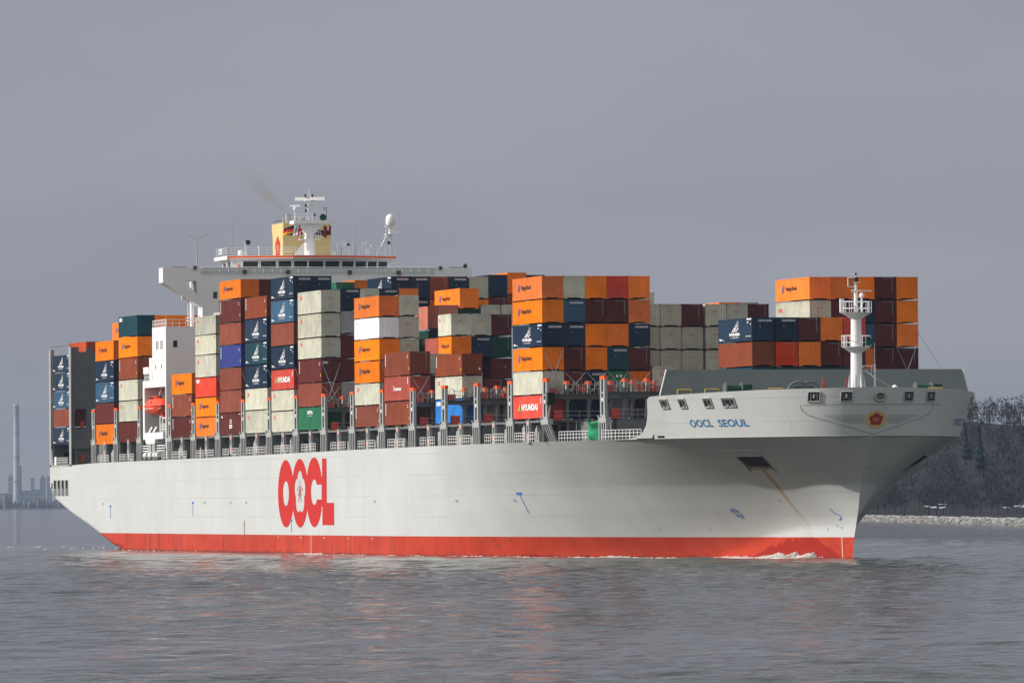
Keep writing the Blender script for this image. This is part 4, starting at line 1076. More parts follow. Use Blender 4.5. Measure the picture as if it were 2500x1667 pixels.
# side and front windows of the house
for x, z, h in ((-8.6, 27.35, 1.15), (-7.7, 27.35, 1.15), (-5.9, 27.35, 1.15), (-5.1, 27.35, 1.15), (-9.2, 24.7, .6), (-5.6, 24.7, .6)):
    mb = MB(); mb.box(x-.20, x+.20, SY-.02, SY-.003, z, z+h); mb.build('side_window', M['glass'], house)
for x, z in ((-4.7, 34.6), (-4.1, 34.6), (-4.6, 31.0)):
    mb = MB(); mb.box(x-.16, x+.16, -16.32, -16.303, z, z+.9); mb.build('side_window', M['glass'], house)
for y, z in ((-20.1, 28.0), (-14.5, 34.6)):
    mb = MB(); mb.box(XF+.003, XF+.03, y-.28, y+.28, z-.45, z+.45); mb.build('front_window', M['glass'], house)
# handrails on the stair tower
mb = MB()
for h in (.45, .95):
    mb.path([(-11.3, -21.3, 30.35+h), (XF-.05, -21.3, 30.35+h), (XF-.05, -16.4, 30.35+h)], .045, 5)
for x in np.arange(-11.3, XF, .9): mb.tube((x, -21.3, 30.35), (x, -21.3, 31.3), .04, n=5)
for y in np.arange(-21.3, -16.3, .9): mb.tube((XF-.05, y, 30.35), (XF-.05, y, 31.3), .04, n=5)
mb.build('tower_rail', M['white'], house)
# side platform with vent and locker, davit gear inside the bay
mb = MB(); mb.box(-17.6, -14.2, -21.3, -18.5, 24.2, 25.1); mb.tube((-12.6, -20.8, 23.2), (-12.6, -20.8, 26.3), .75, n=14); 
for x in np.arange(-16.8, -11.6, .8): mb.tube((x, -21.3, 23.2), (x, -21.3, 24.3), .04, n=5)
for h in (.5, 1.0): mb.tube((-16.8, -21.3, 23.2+h), (-11.6, -21.3, 23.2+h), .04, n=5)
mb.build('side_platform', M['white'], house)
mb = MB()
for x in (-12.3, -6.2):
    mb.path([(x, -17.5, 21.9), (x+.3, -19.4, 21.9), (x+.5, -19.9, 21.4)], .14, 7); mb.tube((x+.5, -19.7, 21.5), (x+.5, -19.7, 20.6), .05, n=5)
mb.tube((-11.2, -20.5, 21.2), (-9.6, -20.5, 22.2), .08, n=6)
mb.path([(-9.2, -20.8, 16.1), (-9.2, -20.8, 18.2), (-7.6, -20.8, 18.2), (-7.6, -20.8, 16.1)], .11, 7); mb.tube((-7.6, -20.8, 18.1), (-4.6, -19.5, 17.4), .09, n=6)
for h in (.4, .8, 1.1): mb.tube((-7.0, -21.2, 16.1+h), (-3.6, -21.2, 16.1+h), .04, n=5)
for x in np.arange(-7, -3.5, .7): mb.tube((x, -21.2, 16.1), (x, -21.2, 17.2), .04, n=5)
for x in (-15.2, -12.4): mb.add([(x, -21.2, 16.15), (x+.9, -21.2, 16.15), (x+1.5, -20.9, 16.9), (x+.6, -20.9, 16.9)], [(0, 1, 2, 3)])
mb.tube((-14.6, -21.0, 20), (-16.3, -21, 20), .05, n=5); mb.build('davit', M['white'], house)
# platforms and pipe runs below the boat bay
mb = MB()
for z in (13.6, 13.95, 14.3): mb.tube((-22, -21.1, z), (-15.2, -21.1, z), .09, n=6); mb.tube((-10, -21.1, z), (-5, -21.1, z), .09, n=6)
mb.box(-15.0, -13.0, -21.3, -20.6, 12.9, 14.5, 1); mb.box(-12.4, -10.6, -21.3, -20.6, 12.9, 14.5, 1); mb.tube((-4.2, -21, 12.5), (-4.2, -21, 15.2), .12, n=8)
mb.tube((-6.0, -20.5, 12.5), (-6.0, -20.5, 15.2), .12, n=8); mb.box(-5.2, -3.0, -20.4, -18, 12.4, 13.6, 1)
mb.build('deck_pipes', [M['white'], M['lgrey']], ship)
link('railing', rl[1], ship, (-5.6, YC-HB+.08, ztop(-5)))
# funnel
fy0, fy1, fx0, fx1 = -3.0, 3.75, -17.2, -11.2
mb = MB(); prof = [(fx0-.0, 36), (fx1, 36), (fx1, 44.75), (fx0-.5, 44.75), (fx0-.5, 43.9), (fx0, 43.0)]
mb.prism(prof, 'y', fy0, fy1)
mb.box(fx1+.005, fx1+.25, fy0, fy1, 43.75, 44.74)
fn = mb.build('funnel', M['cream'], ship)
mb = MB()
for (x, y, r_, z1) in ((-12.4, -2.0, .48, 46.0), (-13.8, -2.2, .34, 45.5), (-13.2, -.8, .42, 45.6), (-14.6, .4, .6, 45.7), (-13.2, 1.6, .3, 45.4)):
    mb.tube((x, y, 44.7), (x, y, z1), r_, n=14, mi=0); mb.tube((x, y, z1-.3), (x, y, z1+.01), r_*.85, n=14, mi=1)
mb.tube((-16.5, fy0, 45.1), (-12, fy0, 45.1), .04, n=5, mi=1); mb.build('exhaust_pipe', [M['steel'], M['black']], fn)
mb = MB()
for fnc, mi, off in ((lambda u, v: flower(u, v), 0, .02), (lambda u, v: stamens(u/.85, v/.85), 1, .04)):
    for a, b, c, d in raster(fnc, -1, 1, -1, 1, 60, 60): mb.add([(-14.2+a*1.55, fy0-off, 41.4+c*1.6), (-14.2+b*1.55, fy0-off, 41.4+c*1.6), (-14.2+b*1.55, fy0-off, 41.4+d*1.6), (-14.2+a*1.55, fy0-off, 41.4+d*1.6)], [(0, 1, 2, 3)], mi)
mb.build('funnel_emblem', [M['mkdred'] if False else M['red'], M['cream']], fn)
for y in (-1.4, 2.4):
    mb = MB(); mb.prism([(y-1.25, 43.7), (y+1.25, 43.7), (y+1.1, 43.1), (y-1.1, 43.1)], 'x', fx1+.01, fx1+.12); mb.build('louvre', M['black'], fn)
# radar mast
rx, ry = -7.5, -.15
def RM(y, z): return (rx, ry+y, z)
mb = MB(); mb.tube(RM(0, 40), RM(0, 44.4), .80, .62, n=18); mb.prism([(ry-2.3, 40.02), (ry-.5, 40.02), (ry-.5, 42.2)], 'x', rx-.08, rx+.08)
for s in (-1, 1): mb.prism([(ry+s*.4, 44.45), (ry+s*2.1, 44.45), (ry+s*1.6, 44.1), (ry+s*.45, 43.0)] if s > 0 else [(ry+s*.4, 44.45), (ry+s*.45, 43.0), (ry+s*1.6, 44.1), (ry+s*2.1, 44.45)], 'x', rx-.5, rx+.5)
for z in (42.0, 42.7, 43.4): mb.box(rx-.1, rx+.72, ry-.3, ry+.35, z, z+.06)
rm = mb.build('radar_mast', M['white'], ship)
mb = MB(); mb.box(rx-1.4, rx+1.2, ry-2.45, ry+2.45, 44.46, 44.9); mb.box(rx-.5, rx+.8, ry-1.45, ry-.4, 42.3, 42.38); mb.box(rx-.5, rx+.8, ry+.5, ry+1.45, 42.3, 42.38)
for s, a, b in ((-1, 1.5, .6), (1, .7, 1.45)):
    for y in (a, (a+b)/2, b): mb.tube((rx+.75, ry+s*y, 42.35), (rx+.75, ry+s*y, 43.35), .04, n=5)
    mb.tube((rx+.75, ry+s*a, 43.35), (rx+.75, ry+s*b, 43.35), .04, n=5); mb.tube((rx+.75, ry+s*a, 42.85), (rx+.75, ry+s*b, 42.85), .04, n=5)
for z in (45.4, 45.9, 46.3): mb.tube(RM(-2.6, z), RM(0, z), .04, n=5)
for y in (-1.3, -.5, .3, 1.0, 1.9): mb.tube(RM(y, 44.9), RM(y, 45.7), .04, n=5)
mb.tube(RM(.3, 45.7), RM(2.4, 45.7), .035, n=5); mb.build('platform', M['white'], rm)
mb = MB(); mb.tube(RM(-.15, 44.9), RM(-.1, 47.2), .13, n=8); mb.tube(RM(.45, 44.9), RM(.4, 47.2), .13, n=8); mb.tube(RM(-.15, 46.0), RM(.45, 46.9), .07, n=6); mb.tube(RM(-.15, 45.9), RM(.45, 45.9), .08, n=6)
mb.box(rx-.3, rx+.3, ry-.1, ry+.5, 47.2, 47.55); mb.box(rx-.2, rx+.2, ry-.7, ry+.9, 47.55, 47.68)
mb.tube(RM(.0, 47.9), RM(0, 49.2), .06, .04, n=6); mb.tube(RM(-.5, 48.25), RM(.4, 48.25), .05, n=6); mb.build('top_pole', M['white'], rm)
mb = MB(); mb.prism([(rx-.95, ry-1.75), (rx-.72, ry-1.85), (rx+1.12, ry+1.9), (rx+.88, ry+2.0)], 'z', 47.685, 48.12); mb.build('radar_scanner', M['white'], rm)
mb = MB(); mb.tube(RM(-2.0, 44.9), RM(-2.0, 46.4), .09, n=7); mb.tube(RM(-1.9, 46.3), RM(-1.4, 44.9), .06, n=6); mb.lathe([(.1, 0), (.24, .15), (.24, .35), (.1, .5)], RM(-2.0, 46.3), n=10); mb.prism([(rx-.38, ry-2.6), (rx-.24, ry-2.65), (rx+.4, ry-1.42), (rx+.26, ry-1.36)], 'z', 46.83, 47.05); mb.build('radar_scanner', M['white'], rm)
mb = MB()
for y, z in ((-.55, 48.15), (.45, 48.15), (-.5, 46.8), (-.5, 46.1), (.75, 45.5)): mb.lathe([(.11, 0), (.13, .3), (.05, .4)], RM(y, z), n=8)
mb.build('signal_lamp', M['black'], rm)
mb = MB(); mb.tube((rx+.3, ry+1.75, 45.35), (rx+.7, ry+1.75, 45.35), .25, .48, n=14); mb.build('fog_horn', M['dkgreen'], rm)
mb = MB(); mb.tube(RM(2.4, 44.9), RM(2.4, 46.6), .05, n=6); mb.tube(RM(2.05, 46.75), RM(2.15, 46.4), .09, n=6); mb.lathe([(.04, 0), (.12, .1), (.04, .2)], RM(2.4, 46.6), n=8); mb.build('wind_vane', M['mgrey'], rm)
# satellite dome on its lattice mast
dxm, dym = -7.0, 11.1
mb = MB(); mb.tube((dxm, dym+.1, 40), (dxm, dym, 43.4), .18, n=8); mb.tube((dxm, dym-2.0, 40), (dxm, dym-.4, 43.0), .10, n=6); mb.tube((dxm, dym-.8, 40), (dxm, dym-.8, 42.3), .08, n=6); mb.tube((dxm, dym+.6, 40), (dxm, dym+.2, 43.0), .06, n=6)
for z, y in ((41, -1.5), (41.8, -1.1), (42.4, -.75)): mb.tube((dxm, dym+y-.35, z+.15), (dxm, dym+y+.4, z), .05, n=5)
mb.box(dxm-.6, dxm+.6, dym-.7, dym+.75, 43.0, 43.1); mb.tube((dxm, dym, 43), (dxm, dym, 44.4), .2, n=8)
for h in (43.5, 43.9): mb.path([(dxm+.6, dym-.7, h), (dxm+.6, dym+.75, h), (dxm-.6, dym+.75, h)], .04, 5)
for y in (-.7, .3, .75): mb.tube((dxm+.6, dym+y, 43.1), (dxm+.6, dym+y, 43.95), .04, n=5)
mb.box(dxm-.3, dxm+.6, dym-.7, dym+.75, 44.1, 44.18); dm = mb.build('dome_mast', M['white'], ship)
mb = MB(); mb.lathe([(.5, 44.2), (.63, 44.3), (.63, 44.95), (.60, 45.25), (.50, 45.5), (.33, 45.66), (.15, 45.73), (.02, 45.74)], (dxm, dym+.05, .1), n=20); mb.build('satellite_dome', M['white'], dm)
mb = MB(); mb.tube((dxm+.1, dym-.3, 41.9), (dxm+.4, dym-.3, 41.9), .14, .22, n=10); mb.build('fog_horn', M['black'], dm)
# roof clutter: railing, aerials, small domes, signboard
mb = MB()
def roofrail(p, q, n):
    for h in (.4, .75, 1.1): mb.tube((p[0], p[1], 40.05+h), (q[0], q[1], 40.05+h), .022, n=4)
    for i in range(n+1): x, y = lerp(p[0], q[0], i/n), lerp(p[1], q[1], i/n); mb.tube((x, y, 40.05), (x, y, 41.15), .025, n=4)
roofrail((-6.4, -11.8), (-3.3, -3.5), 5); roofrail((-3.3, -3.5), (-3.3, 3.3), 5); roofrail((-3.3, 3.3), (-6.4, 11.6), 6); roofrail((-13.3, -11.9), (-6.4, -11.8), 5)
for h in (.5, .8, 1.1): mb.path([(-4.6, -5.0, 40.05+h), (-4.2, -2.5, 40.05+h)], .05, 5)
for y, h in ((-9.3, 1.7), (-7.4, 1.2), (3.6, 1.6), (4.4, 2.0), (4.7, 1.9), (5.8, 1.5), (7.2, 1.6), (8.4, 1.4), (12.0-.6, 1.4), (11.0, 1.1)):
    mb.tube((-7, y, 40), (-7, y, 40+h), .06, n=6); mb.lathe([(.04, 0), (.13, .1), (.1, .25)], (-7, y, 40+h), n=8)
mb.build('roof_rail', M['white'], ship)
mb = MB()
for x, y, r_, h in ((-8, -9.7, .42, .7), (-7, 7.9, .34, .75), (-7, 3.2, .2, .5)): mb.lathe([(r_*.7, 0), (r_, .12), (r_, h*.8), (r_*.85, h), (r_*.3, h+.1)], (x, y, 40.1), n=14)
mb.lathe([(.05, 0), (.05, 1.6), (.22, 1.65), (.18, 1.8), (.05, 1.9)], (-6, 7.4, 40), n=12); mb.build('antenna_dome', M['white'], ship)
mb = MB(); mb.tube((-7, -9.1, 40), (-7, -9.1, 41.6), .06, n=6, mi=1); mb.tube((-7, -9.0, 41.9), (-6.6, -9.0, 41.9), .30, .36, n=14); mb.tube((-6, 4.9, 41.6), (-5.7, 4.9, 41.6), .16, .2, n=10); mb.tube((-6, 4.9, 40), (-6, 4.9, 41.6), .05, n=6, mi=1); mb.build('searchlight', [M['dkgreen'], M['white']], ship)
mb = MB(); mb.box(-10.9, -9.2, -12.1, -12.0, 40.35, 41.05); v, f = text2d('OOCL', .02); 
mb.add([(-10.7+p[0]*1.3, -12.12, 40.5+p[1]*.4) for p in v], f, 1); mb.build('signboard', [M['white'], M['mkblue']], ship)
for x, y, z0, z1, r_ in ((-4, -16.75, 38.3, 42.2, .10), (-8, -10.9, 40.5, 46.6, .05), (-7, 6.2, 40, 44.6, .02), (-7, 6.2, 40, 42, .05)):
    mb = MB(); mb.tube((x, y, z0), (x, y, z1), r_*1.4, r_*.5, n=6)
    if z1 == 42.2:
        for a in (-1.5, 1.5): mb.tube((x, y, 42.1), (x, y+a, 42.95), .035, n=4)
        mb.tube((x, y, 42.1), (x, y+.1, 43.5), .02, n=4)
    mb.build('whip_aerial', M['lgrey'], ship)
mb = MB(); mb.lathe([(.14, 0), (.14, .35), (.05, .45)], (-4.5, -10.9+.1, 38.35), n=10); mb.box(-4.6, -4.3, -11.0, -10.6, 38.2, 38.36); mb.build('warning_light', M['redbox'], ship)

# ------------------------------------------------------------------ containers
# (front X, starboard Y, base z, height, length, paint, side marking, front marking, where it stands)
BOXES = [
(-66.92,-21.27,25.50,2.49,12.19,'nv','sail','','dark navy container, top in the open frame at the very stern'),
(-66.92,-21.27,22.80,2.61,12.19,'nv','sail','','dark navy container, second down in the open frame at the very stern'),
(-66.92,-21.27,20.28,2.44,12.19,'st','sail','','steel blue container, third down in the open frame at the very stern'),
(-66.92,-21.27,17.60,2.59,12.19,'ru','','','rust brown container, fourth down in the open frame at the very stern'),
(-66.92,-21.27,15.07,2.44,12.19,'nv','sail','','dark navy container, bottom in the open frame at the very stern'),
(-66.92,-18.79,28.20,1.63,12.19,'rr','','','rusty red container in the block behind the dark stern wall'),
(-36.98,-21.27,26.53,2.78,12.19,'or','hl','','orange container, top in the narrow stack right of the dark stern wall'),
(-36.98,-21.27,23.63,2.82,12.19,'nv','sail','strip','dark navy container, second down in the narrow stack right of the dark stern wall'),
(-36.98,-21.27,20.66,2.88,12.19,'st','sail','strip','steel blue container, third down in the narrow stack right of the dark stern wall'),
(-36.98,-21.27,17.73,2.84,12.19,'ma','','num','dark maroon container, fourth down in the narrow stack right of the dark stern wall'),
(-36.98,-21.27,14.76,2.88,12.19,'or','hl','','orange container, bottom in the narrow stack right of the dark stern wall'),
(-36.98,-18.79,29.49,2.50,12.19,'or','hl','','orange container in the row behind the narrow stack near the dark stern wall'),
(-21.40,-21.27,29.55,2.88,12.19,'te','lab','','dark teal container, top in the stack just left of the lifeboat tower'),
(-21.40,-21.27,26.67,2.80,12.19,'or','hl','','orange container, second down in the stack just left of the lifeboat tower'),
(-21.40,-21.27,23.64,2.94,12.19,'ru','num','num','rust brown container, third down in the stack just left of the lifeboat tower'),
(-21.40,-21.27,20.72,2.84,12.19,'cr','sq','oocl','cream container, fourth down in the stack just left of the lifeboat tower'),
(-21.40,-21.27,17.80,2.84,12.19,'cr','sq','oocl','cream container, fifth down in the stack just left of the lifeboat tower'),
(-21.40,-21.27,14.93,2.78,12.19,'ma','','num','dark maroon container, bottom in the stack just left of the lifeboat tower'),
(-21.40,-18.79,29.52,2.88,12.19,'or','hl','','orange container in the top row above the lifeboat tower, place 1 from teal'),
(-21.40,-16.31,29.51,2.88,12.19,'or','hl','','orange container in the top row above the lifeboat tower, place 2 from teal'),
(-21.40,-13.83,29.51,2.89,12.19,'or','hl','','orange container in the top row above the lifeboat tower, place 3 from teal'),
(12.19,-21.27,21.01,2.78,12.19,'or','hl','','orange container, top in the short stack just right of the lifeboat tower'),
(12.19,-21.27,18.05,2.88,12.19,'ru','num','num','rust brown container, second down in the short stack just right of the lifeboat tower'),
(12.19,-21.27,15.16,2.80,12.19,'ma','num','num','dark maroon container, third down in the short stack just right of the lifeboat tower'),
(26.65,-21.27,28.65,2.47,12.19,'cr','sq','oocl','cream container, top in the second stack right of the lifeboat tower'),
(26.65,-21.27,26.02,2.55,12.19,'cr','sq','oocl','cream container, second down in the second stack right of the lifeboat tower'),
(26.65,-21.27,23.04,2.89,12.19,'cr','sq','oocl','cream container, third down in the second stack right of the lifeboat tower'),
(26.65,-21.27,20.43,2.53,12.19,'rd','lab','','red container, fourth down in the second stack right of the lifeboat tower'),
(26.65,-21.27,17.81,2.53,12.19,'or','hl','','orange container, fifth down in the second stack right of the lifeboat tower'),
(26.65,-21.27,15.20,2.53,12.19,'or','hl','','orange container, bottom in the second stack right of the lifeboat tower'),
(26.65,-18.79,28.72,2.98,12.19,'cr','sq','oocl','cream container in the second stack right of the lifeboat tower, one row in'),
(41.10,-21.27,32.93,2.43,12.19,'or','hl','','orange container, top in the tall stack with the violet container'),
(41.10,-21.27,29.87,2.98,12.19,'ma','num','num','dark maroon container, second down in the tall stack with the violet container'),
(41.10,-21.27,26.99,2.79,12.19,'ru','','num','rust brown container, third down in the tall stack with the violet container'),
(41.10,-21.27,24.04,2.87,12.19,'vi','num','','violet blue container, fourth down in the tall stack with the violet container'),
(41.10,-21.27,21.12,2.83,12.19,'ru','','num','rust brown container, fifth down in the tall stack with the violet container'),
(41.10,-21.27,18.19,2.85,12.19,'ru','','num','rust brown container, sixth down in the tall stack with the violet container'),
(41.10,-21.27,15.25,2.85,12.19,'ma','glyph','num','dark maroon container, bottom in the tall stack with the violet container'),
(41.10,-18.79,32.93,2.43,12.19,'ma','','num','dark maroon container in the second row of the stack with the violet container'),
(55.56,-21.27,30.04,2.77,12.19,'ru','num','num','rust brown container, top in the stack right of the violet one'),
(55.56,-21.27,27.06,2.90,12.19,'nv','sail','strip','dark navy container, second down in the stack right of the violet one'),
(55.56,-21.27,24.12,2.86,12.19,'te','sail','strip','dark teal container, third down in the stack right of the violet one'),
(55.56,-21.27,21.13,2.90,12.19,'nv','sail','strip','dark navy container, fourth down in the stack right of the violet one'),
(55.56,-21.27,18.30,2.75,12.19,'cr','sq','oocl','cream container, fifth down in the stack right of the violet one'),
(55.56,-21.27,15.32,2.90,12.19,'cr','sq','oocl','cream container, bottom in the stack right of the violet one'),
(70.02,-21.27,32.04,2.80,12.19,'nv','sail','strip','dark navy container, top in the tall stack left of the big cream trio'),
(70.02,-21.27,29.10,2.85,12.19,'st','sail','strip','steel blue container, second down in the tall stack left of the big cream trio'),
(70.02,-21.27,26.20,2.82,12.19,'ru','','num','rust brown container, third down in the tall stack left of the big cream trio'),
(70.02,-21.27,23.27,2.85,12.19,'nv','sail','strip','dark navy container, fourth down in the tall stack left of the big cream trio'),
(70.02,-21.27,20.66,2.52,12.19,'rd','hy','','red container, fifth down in the tall stack left of the big cream trio'),
(70.02,-21.27,18.00,2.58,12.19,'cr','sq','oocl','cream container, sixth down in the tall stack left of the big cream trio'),
(70.02,-21.27,15.30,2.61,12.19,'cr','sq','oocl','cream container, bottom in the tall stack left of the big cream trio'),
(70.02,-18.79,32.07,2.77,12.19,'nv','','strip','dark navy container in the row behind the tall stack left of the big cream trio'),
(84.48,-21.27,29.81,2.81,12.19,'cr','sq','oocl','cream container, top in the stack with three big cream containers'),
(84.48,-21.27,26.83,2.90,12.19,'cr','sq','oocl','cream container, second down in the stack with three big cream containers'),
(84.48,-21.27,24.24,2.50,12.19,'cr','sq','oocl','cream container, third down in the stack with three big cream containers'),
(84.48,-21.27,21.28,2.88,12.19,'ma','num','tex','dark maroon container, fourth down in the stack with three big cream containers'),
(84.48,-21.27,18.28,2.91,12.19,'ru','','num','rust brown container, fifth down in the stack with three big cream containers'),
(84.48,-21.27,15.41,2.79,12.19,'gr','green','','green container, bottom in the stack with three big cream containers'),
(84.48,-18.74,30.09,2.76,12.19,'nv','','strip','dark navy container, top in the second row beside the three big cream containers'),
(84.48,-18.74,27.19,2.82,12.19,'gy','','','plain grey container, second down in the second row beside the three big cream containers'),
(84.48,-18.74,24.25,2.85,12.19,'ma','','num','dark maroon container, third down in the second row beside the three big cream containers'),
(84.48,-18.74,21.32,2.85,12.19,'ma','','num','dark maroon container, fourth down in the second row beside the three big cream containers'),
(84.48,-18.74,18.38,2.85,12.19,'gy','','','plain grey container, fifth down in the second row beside the three big cream containers'),
(84.48,-18.74,15.45,2.85,12.19,'ma','','num','dark maroon container, bottom in the second row beside the three big cream containers'),
(84.48,-16.29,30.12,2.70,6.06,'cr','','oocl','cream container in the top tier behind the white container, at its left'),
(84.48,-13.81,30.12,2.70,6.06,'nv','','strip','dark navy container in the top tier behind the white container, at its middle'),
(84.48,-11.29,30.12,2.71,6.06,'or','','','orange container in the top tier behind the white container, at its right'),
(113.39,-21.27,28.56,2.50,12.19,'or','hl','','orange container, top in the stack with the white container'),
(113.39,-21.27,25.97,2.50,12.19,'wh','lab','','white container, second down in the stack with the white container'),
(113.39,-21.27,23.36,2.52,12.19,'or','hl','','orange container, third down in the stack with the white container'),
(113.39,-21.27,20.70,2.57,12.19,'or','hl','','orange container, fourth down in the stack with the white container'),
(113.39,-21.27,18.05,2.57,12.19,'cr','sq','oocl','cream container, fifth down in the stack with the white container'),
(113.39,-21.27,15.42,2.54,12.19,'ru','num','num','rust brown container, bottom in the stack with the white container'),
(113.39,-18.79,28.63,2.50,12.19,'cr','','oocl','cream container, top in the second row beside the white container'),
(113.39,-18.79,25.99,2.56,12.19,'cr','','oocl','cream container, second down in the second row beside the white container'),
(113.39,-18.79,23.39,2.51,12.19,'cr','','oocl','cream container, third down in the second row beside the white container'),
(127.85,-21.27,21.30,2.80,12.19,'ru','num','num','rust brown container, top in the three high stack right of the white container'),
(127.85,-21.27,18.34,2.87,12.19,'rr','code','num','rusty red container, second down in the three high stack right of the white container'),
(127.85,-21.27,15.45,2.80,12.19,'ru','num','num','rust brown container, third down in the three high stack right of the white container'),
(127.85,-18.79,21.40,2.40,12.19,'cr','','plac','cream container, top in the second row of the three high rust stack'),
(127.85,-18.79,18.50,2.81,12.19,'ma','','num','dark maroon container, second down in the second row of the three high rust stack'),
(127.85,-18.79,15.47,2.95,12.19,'ma','','num','dark maroon container, third down in the second row of the three high rust stack'),
(127.85,-16.21,25.90,2.60,6.00,'cr','sq','oocl','cream container, top in the short mid block, near row'),
(127.85,-16.21,23.37,2.45,6.00,'or','hl','','orange container, second down in the short mid block, near row'),
(121.65,-16.21,23.35,2.45,6.00,'pk','','','dusky pink container in the short mid block, tucked behind the orange one'),
(127.85,-13.76,25.90,2.60,6.00,'cr','','oocl','cream container, top in the short mid block, middle row'),
(127.85,-13.76,23.41,2.40,6.00,'nv','','strip','dark navy container, second down in the short mid block, middle row'),
(121.65,-13.76,20.91,2.54,6.00,'cr','','plac','cream container in the short mid block, middle row set back'),
(127.85,-11.27,25.89,2.55,12.19,'ma','','num','dark maroon container, top in the short mid block, far row'),
(127.85,-11.27,23.33,2.48,12.19,'dg','','num','dark green container, second down in the short mid block, far row'),
(127.85,-11.27,20.80,2.45,12.19,'ma','','leaf','dark maroon container, third down in the short mid block, far row'),
(127.85,6.32,28.47,2.54,12.19,'cr','','','cream container in the gap behind the right edge of the big bow stack'),
(127.85,16.81,27.30,2.55,12.19,'or','','','orange container in the far top row peeking over the central cream wall, at its left'),
(127.85,19.25,27.30,2.55,12.19,'cr','','oocl','cream container in the far top row peeking over the central cream wall, at its right'),
(84.48,-6.19,27.84,2.94,12.19,'sa','','num','salmon container, top in the shadowed high row above the short block'),
(84.48,-6.19,24.94,2.81,12.19,'dg','ever','','dark green container, second down in the shadowed high row above the short block'),
(84.48,-3.55,30.30,2.55,12.19,'or','hl','','orange container, top in the lone raised row above the short block'),
(84.48,-3.55,27.48,2.73,12.19,'dg','','','dark green container, second down in the lone raised row above the short block'),
(84.48,-0.79,27.98,2.82,12.19,'cr','','','cream container in the row right of the lone raised orange container, first place'),
(84.48,1.81,27.98,2.82,12.19,'cr','','oocl','cream container in the row right of the lone raised orange container, second place'),
(70.02,-8.57,31.97,2.83,12.19,'nv','sail','strip','dark navy container in the far skyline below the bridge wing, leftmost'),
(70.02,-6.08,31.97,2.82,12.19,'nv','','strip','dark navy container, top in the far skyline below the bridge wing, second from left'),
(70.02,-6.08,29.24,2.65,12.19,'nv','','strip','dark navy container, second down in the far skyline below the bridge wing, second from left'),
(70.02,-3.56,31.92,2.86,12.19,'ru','','num','rust brown container, top in the far skyline below the bridge wing, third from left'),
(70.02,-3.56,29.23,2.60,12.19,'or','','','orange container, second down in the far skyline below the bridge wing, third from left'),
(70.02,-1.03,31.97,2.81,12.19,'nv','','strip','dark navy container in the far skyline below the bridge wing, fourth from left'),
(70.02,1.63,31.95,2.79,12.19,'cr','','','cream container, top in the far skyline right of the bridge wing, first place'),
(70.02,1.63,29.23,2.63,12.19,'or','','','orange container, second down in the far skyline right of the bridge wing, first place'),
(70.02,4.14,32.23,2.78,12.19,'nv','','','dark navy container, top in the far skyline right of the bridge wing, second place'),
(70.02,4.14,29.49,2.66,12.19,'ma','','num','dark maroon container, second down in the far skyline right of the bridge wing, second place'),
(70.02,6.59,32.55,2.74,12.19,'or','','','orange container, top in the far skyline right of the bridge wing, third place'),
(70.02,6.59,29.80,2.66,12.19,'ru','','num','rust brown container, second down in the far skyline right of the bridge wing, third place'),
(70.02,9.03,32.34,2.66,12.19,'ma','','num','dark maroon container in the far skyline right of the bridge wing, last place'),
(41.10,-8.53,32.40,2.58,12.19,'gr','','','green container in the gap below the wheelhouse, behind the big cream trio'),
(41.10,-6.05,32.66,2.58,12.19,'or','','','orange container in the gap below the wheelhouse, behind the big cream trio'),
(142.31,-18.80,20.98,2.52,12.19,'ru','num','plac','rust brown container, top in the inset stack with the bright blue container'),
(142.31,-18.80,18.32,2.58,12.19,'cr','sq','oocl','cream container, second down in the inset stack with the bright blue container'),
(142.31,-18.80,15.48,2.76,12.19,'bl','lab','','bright blue container, third down in the inset stack with the bright blue container'),
(142.31,-16.15,18.08,2.50,12.19,'ma','','num','dark maroon container in the low row right of bright blue'),
(142.31,-13.69,17.97,2.53,12.19,'dg','','','dark green container, top in the low row right of bright blue, set deepest'),
(142.31,-13.69,15.41,2.48,12.19,'ma','','','dark maroon container, second down in the low row right of bright blue, set deepest'),
(171.22,-5.92,25.89,2.51,12.19,'cr','','oocl','cream container, top in the central cream wall behind the bow plating, first column'),
(171.22,-5.92,23.29,2.51,12.19,'cr','','oocl','cream container, second down in the central cream wall behind the bow plating, first column'),
(171.22,-5.92,20.71,2.49,12.19,'cr','','oocl','cream container, third down in the central cream wall behind the bow plating, first column'),
(171.22,-5.92,18.12,2.51,12.19,'ru','','','rust brown container, fourth down in the central cream wall behind the bow plating, first column'),
(171.22,-5.92,15.52,2.51,12.19,'cr','','','cream container, bottom in the central cream wall behind the bow plating, first column'),
(171.22,-3.40,25.89,2.52,12.19,'cr','','oocl','cream container, top in the central cream wall behind the bow plating, second column'),
(171.22,-3.40,23.28,2.52,12.19,'cr','','oocl','cream container, second down in the central cream wall behind the bow plating, second column'),
(171.22,-3.40,20.71,2.49,12.19,'cr','','oocl','cream container, third down in the central cream wall behind the bow plating, second column'),
(171.22,-3.40,18.11,2.52,12.19,'cr','','oocl','cream container, fourth down in the central cream wall behind the bow plating, second column'),
(171.22,-3.40,15.51,2.51,12.19,'ma','','','dark maroon container, bottom in the central cream wall behind the bow plating, second column'),
(171.22,-0.87,25.88,2.52,12.19,'ma','','num','dark maroon container, top in the central cream wall behind the bow plating, third column'),
(171.22,-0.87,23.28,2.52,12.19,'cr','','oocl','cream container, second down in the central cream wall behind the bow plating, third column'),
(171.22,-0.87,20.70,2.49,12.19,'cr','','oocl','cream container, third down in the central cream wall behind the bow plating, third column'),
(171.22,-0.87,18.10,2.52,12.19,'ru','','','rust brown container, fourth down in the central cream wall behind the bow plating, third column'),
(171.22,-0.87,15.50,2.52,12.19,'cr','','oocl','cream container, bottom in the central cream wall behind the bow plating, third column'),
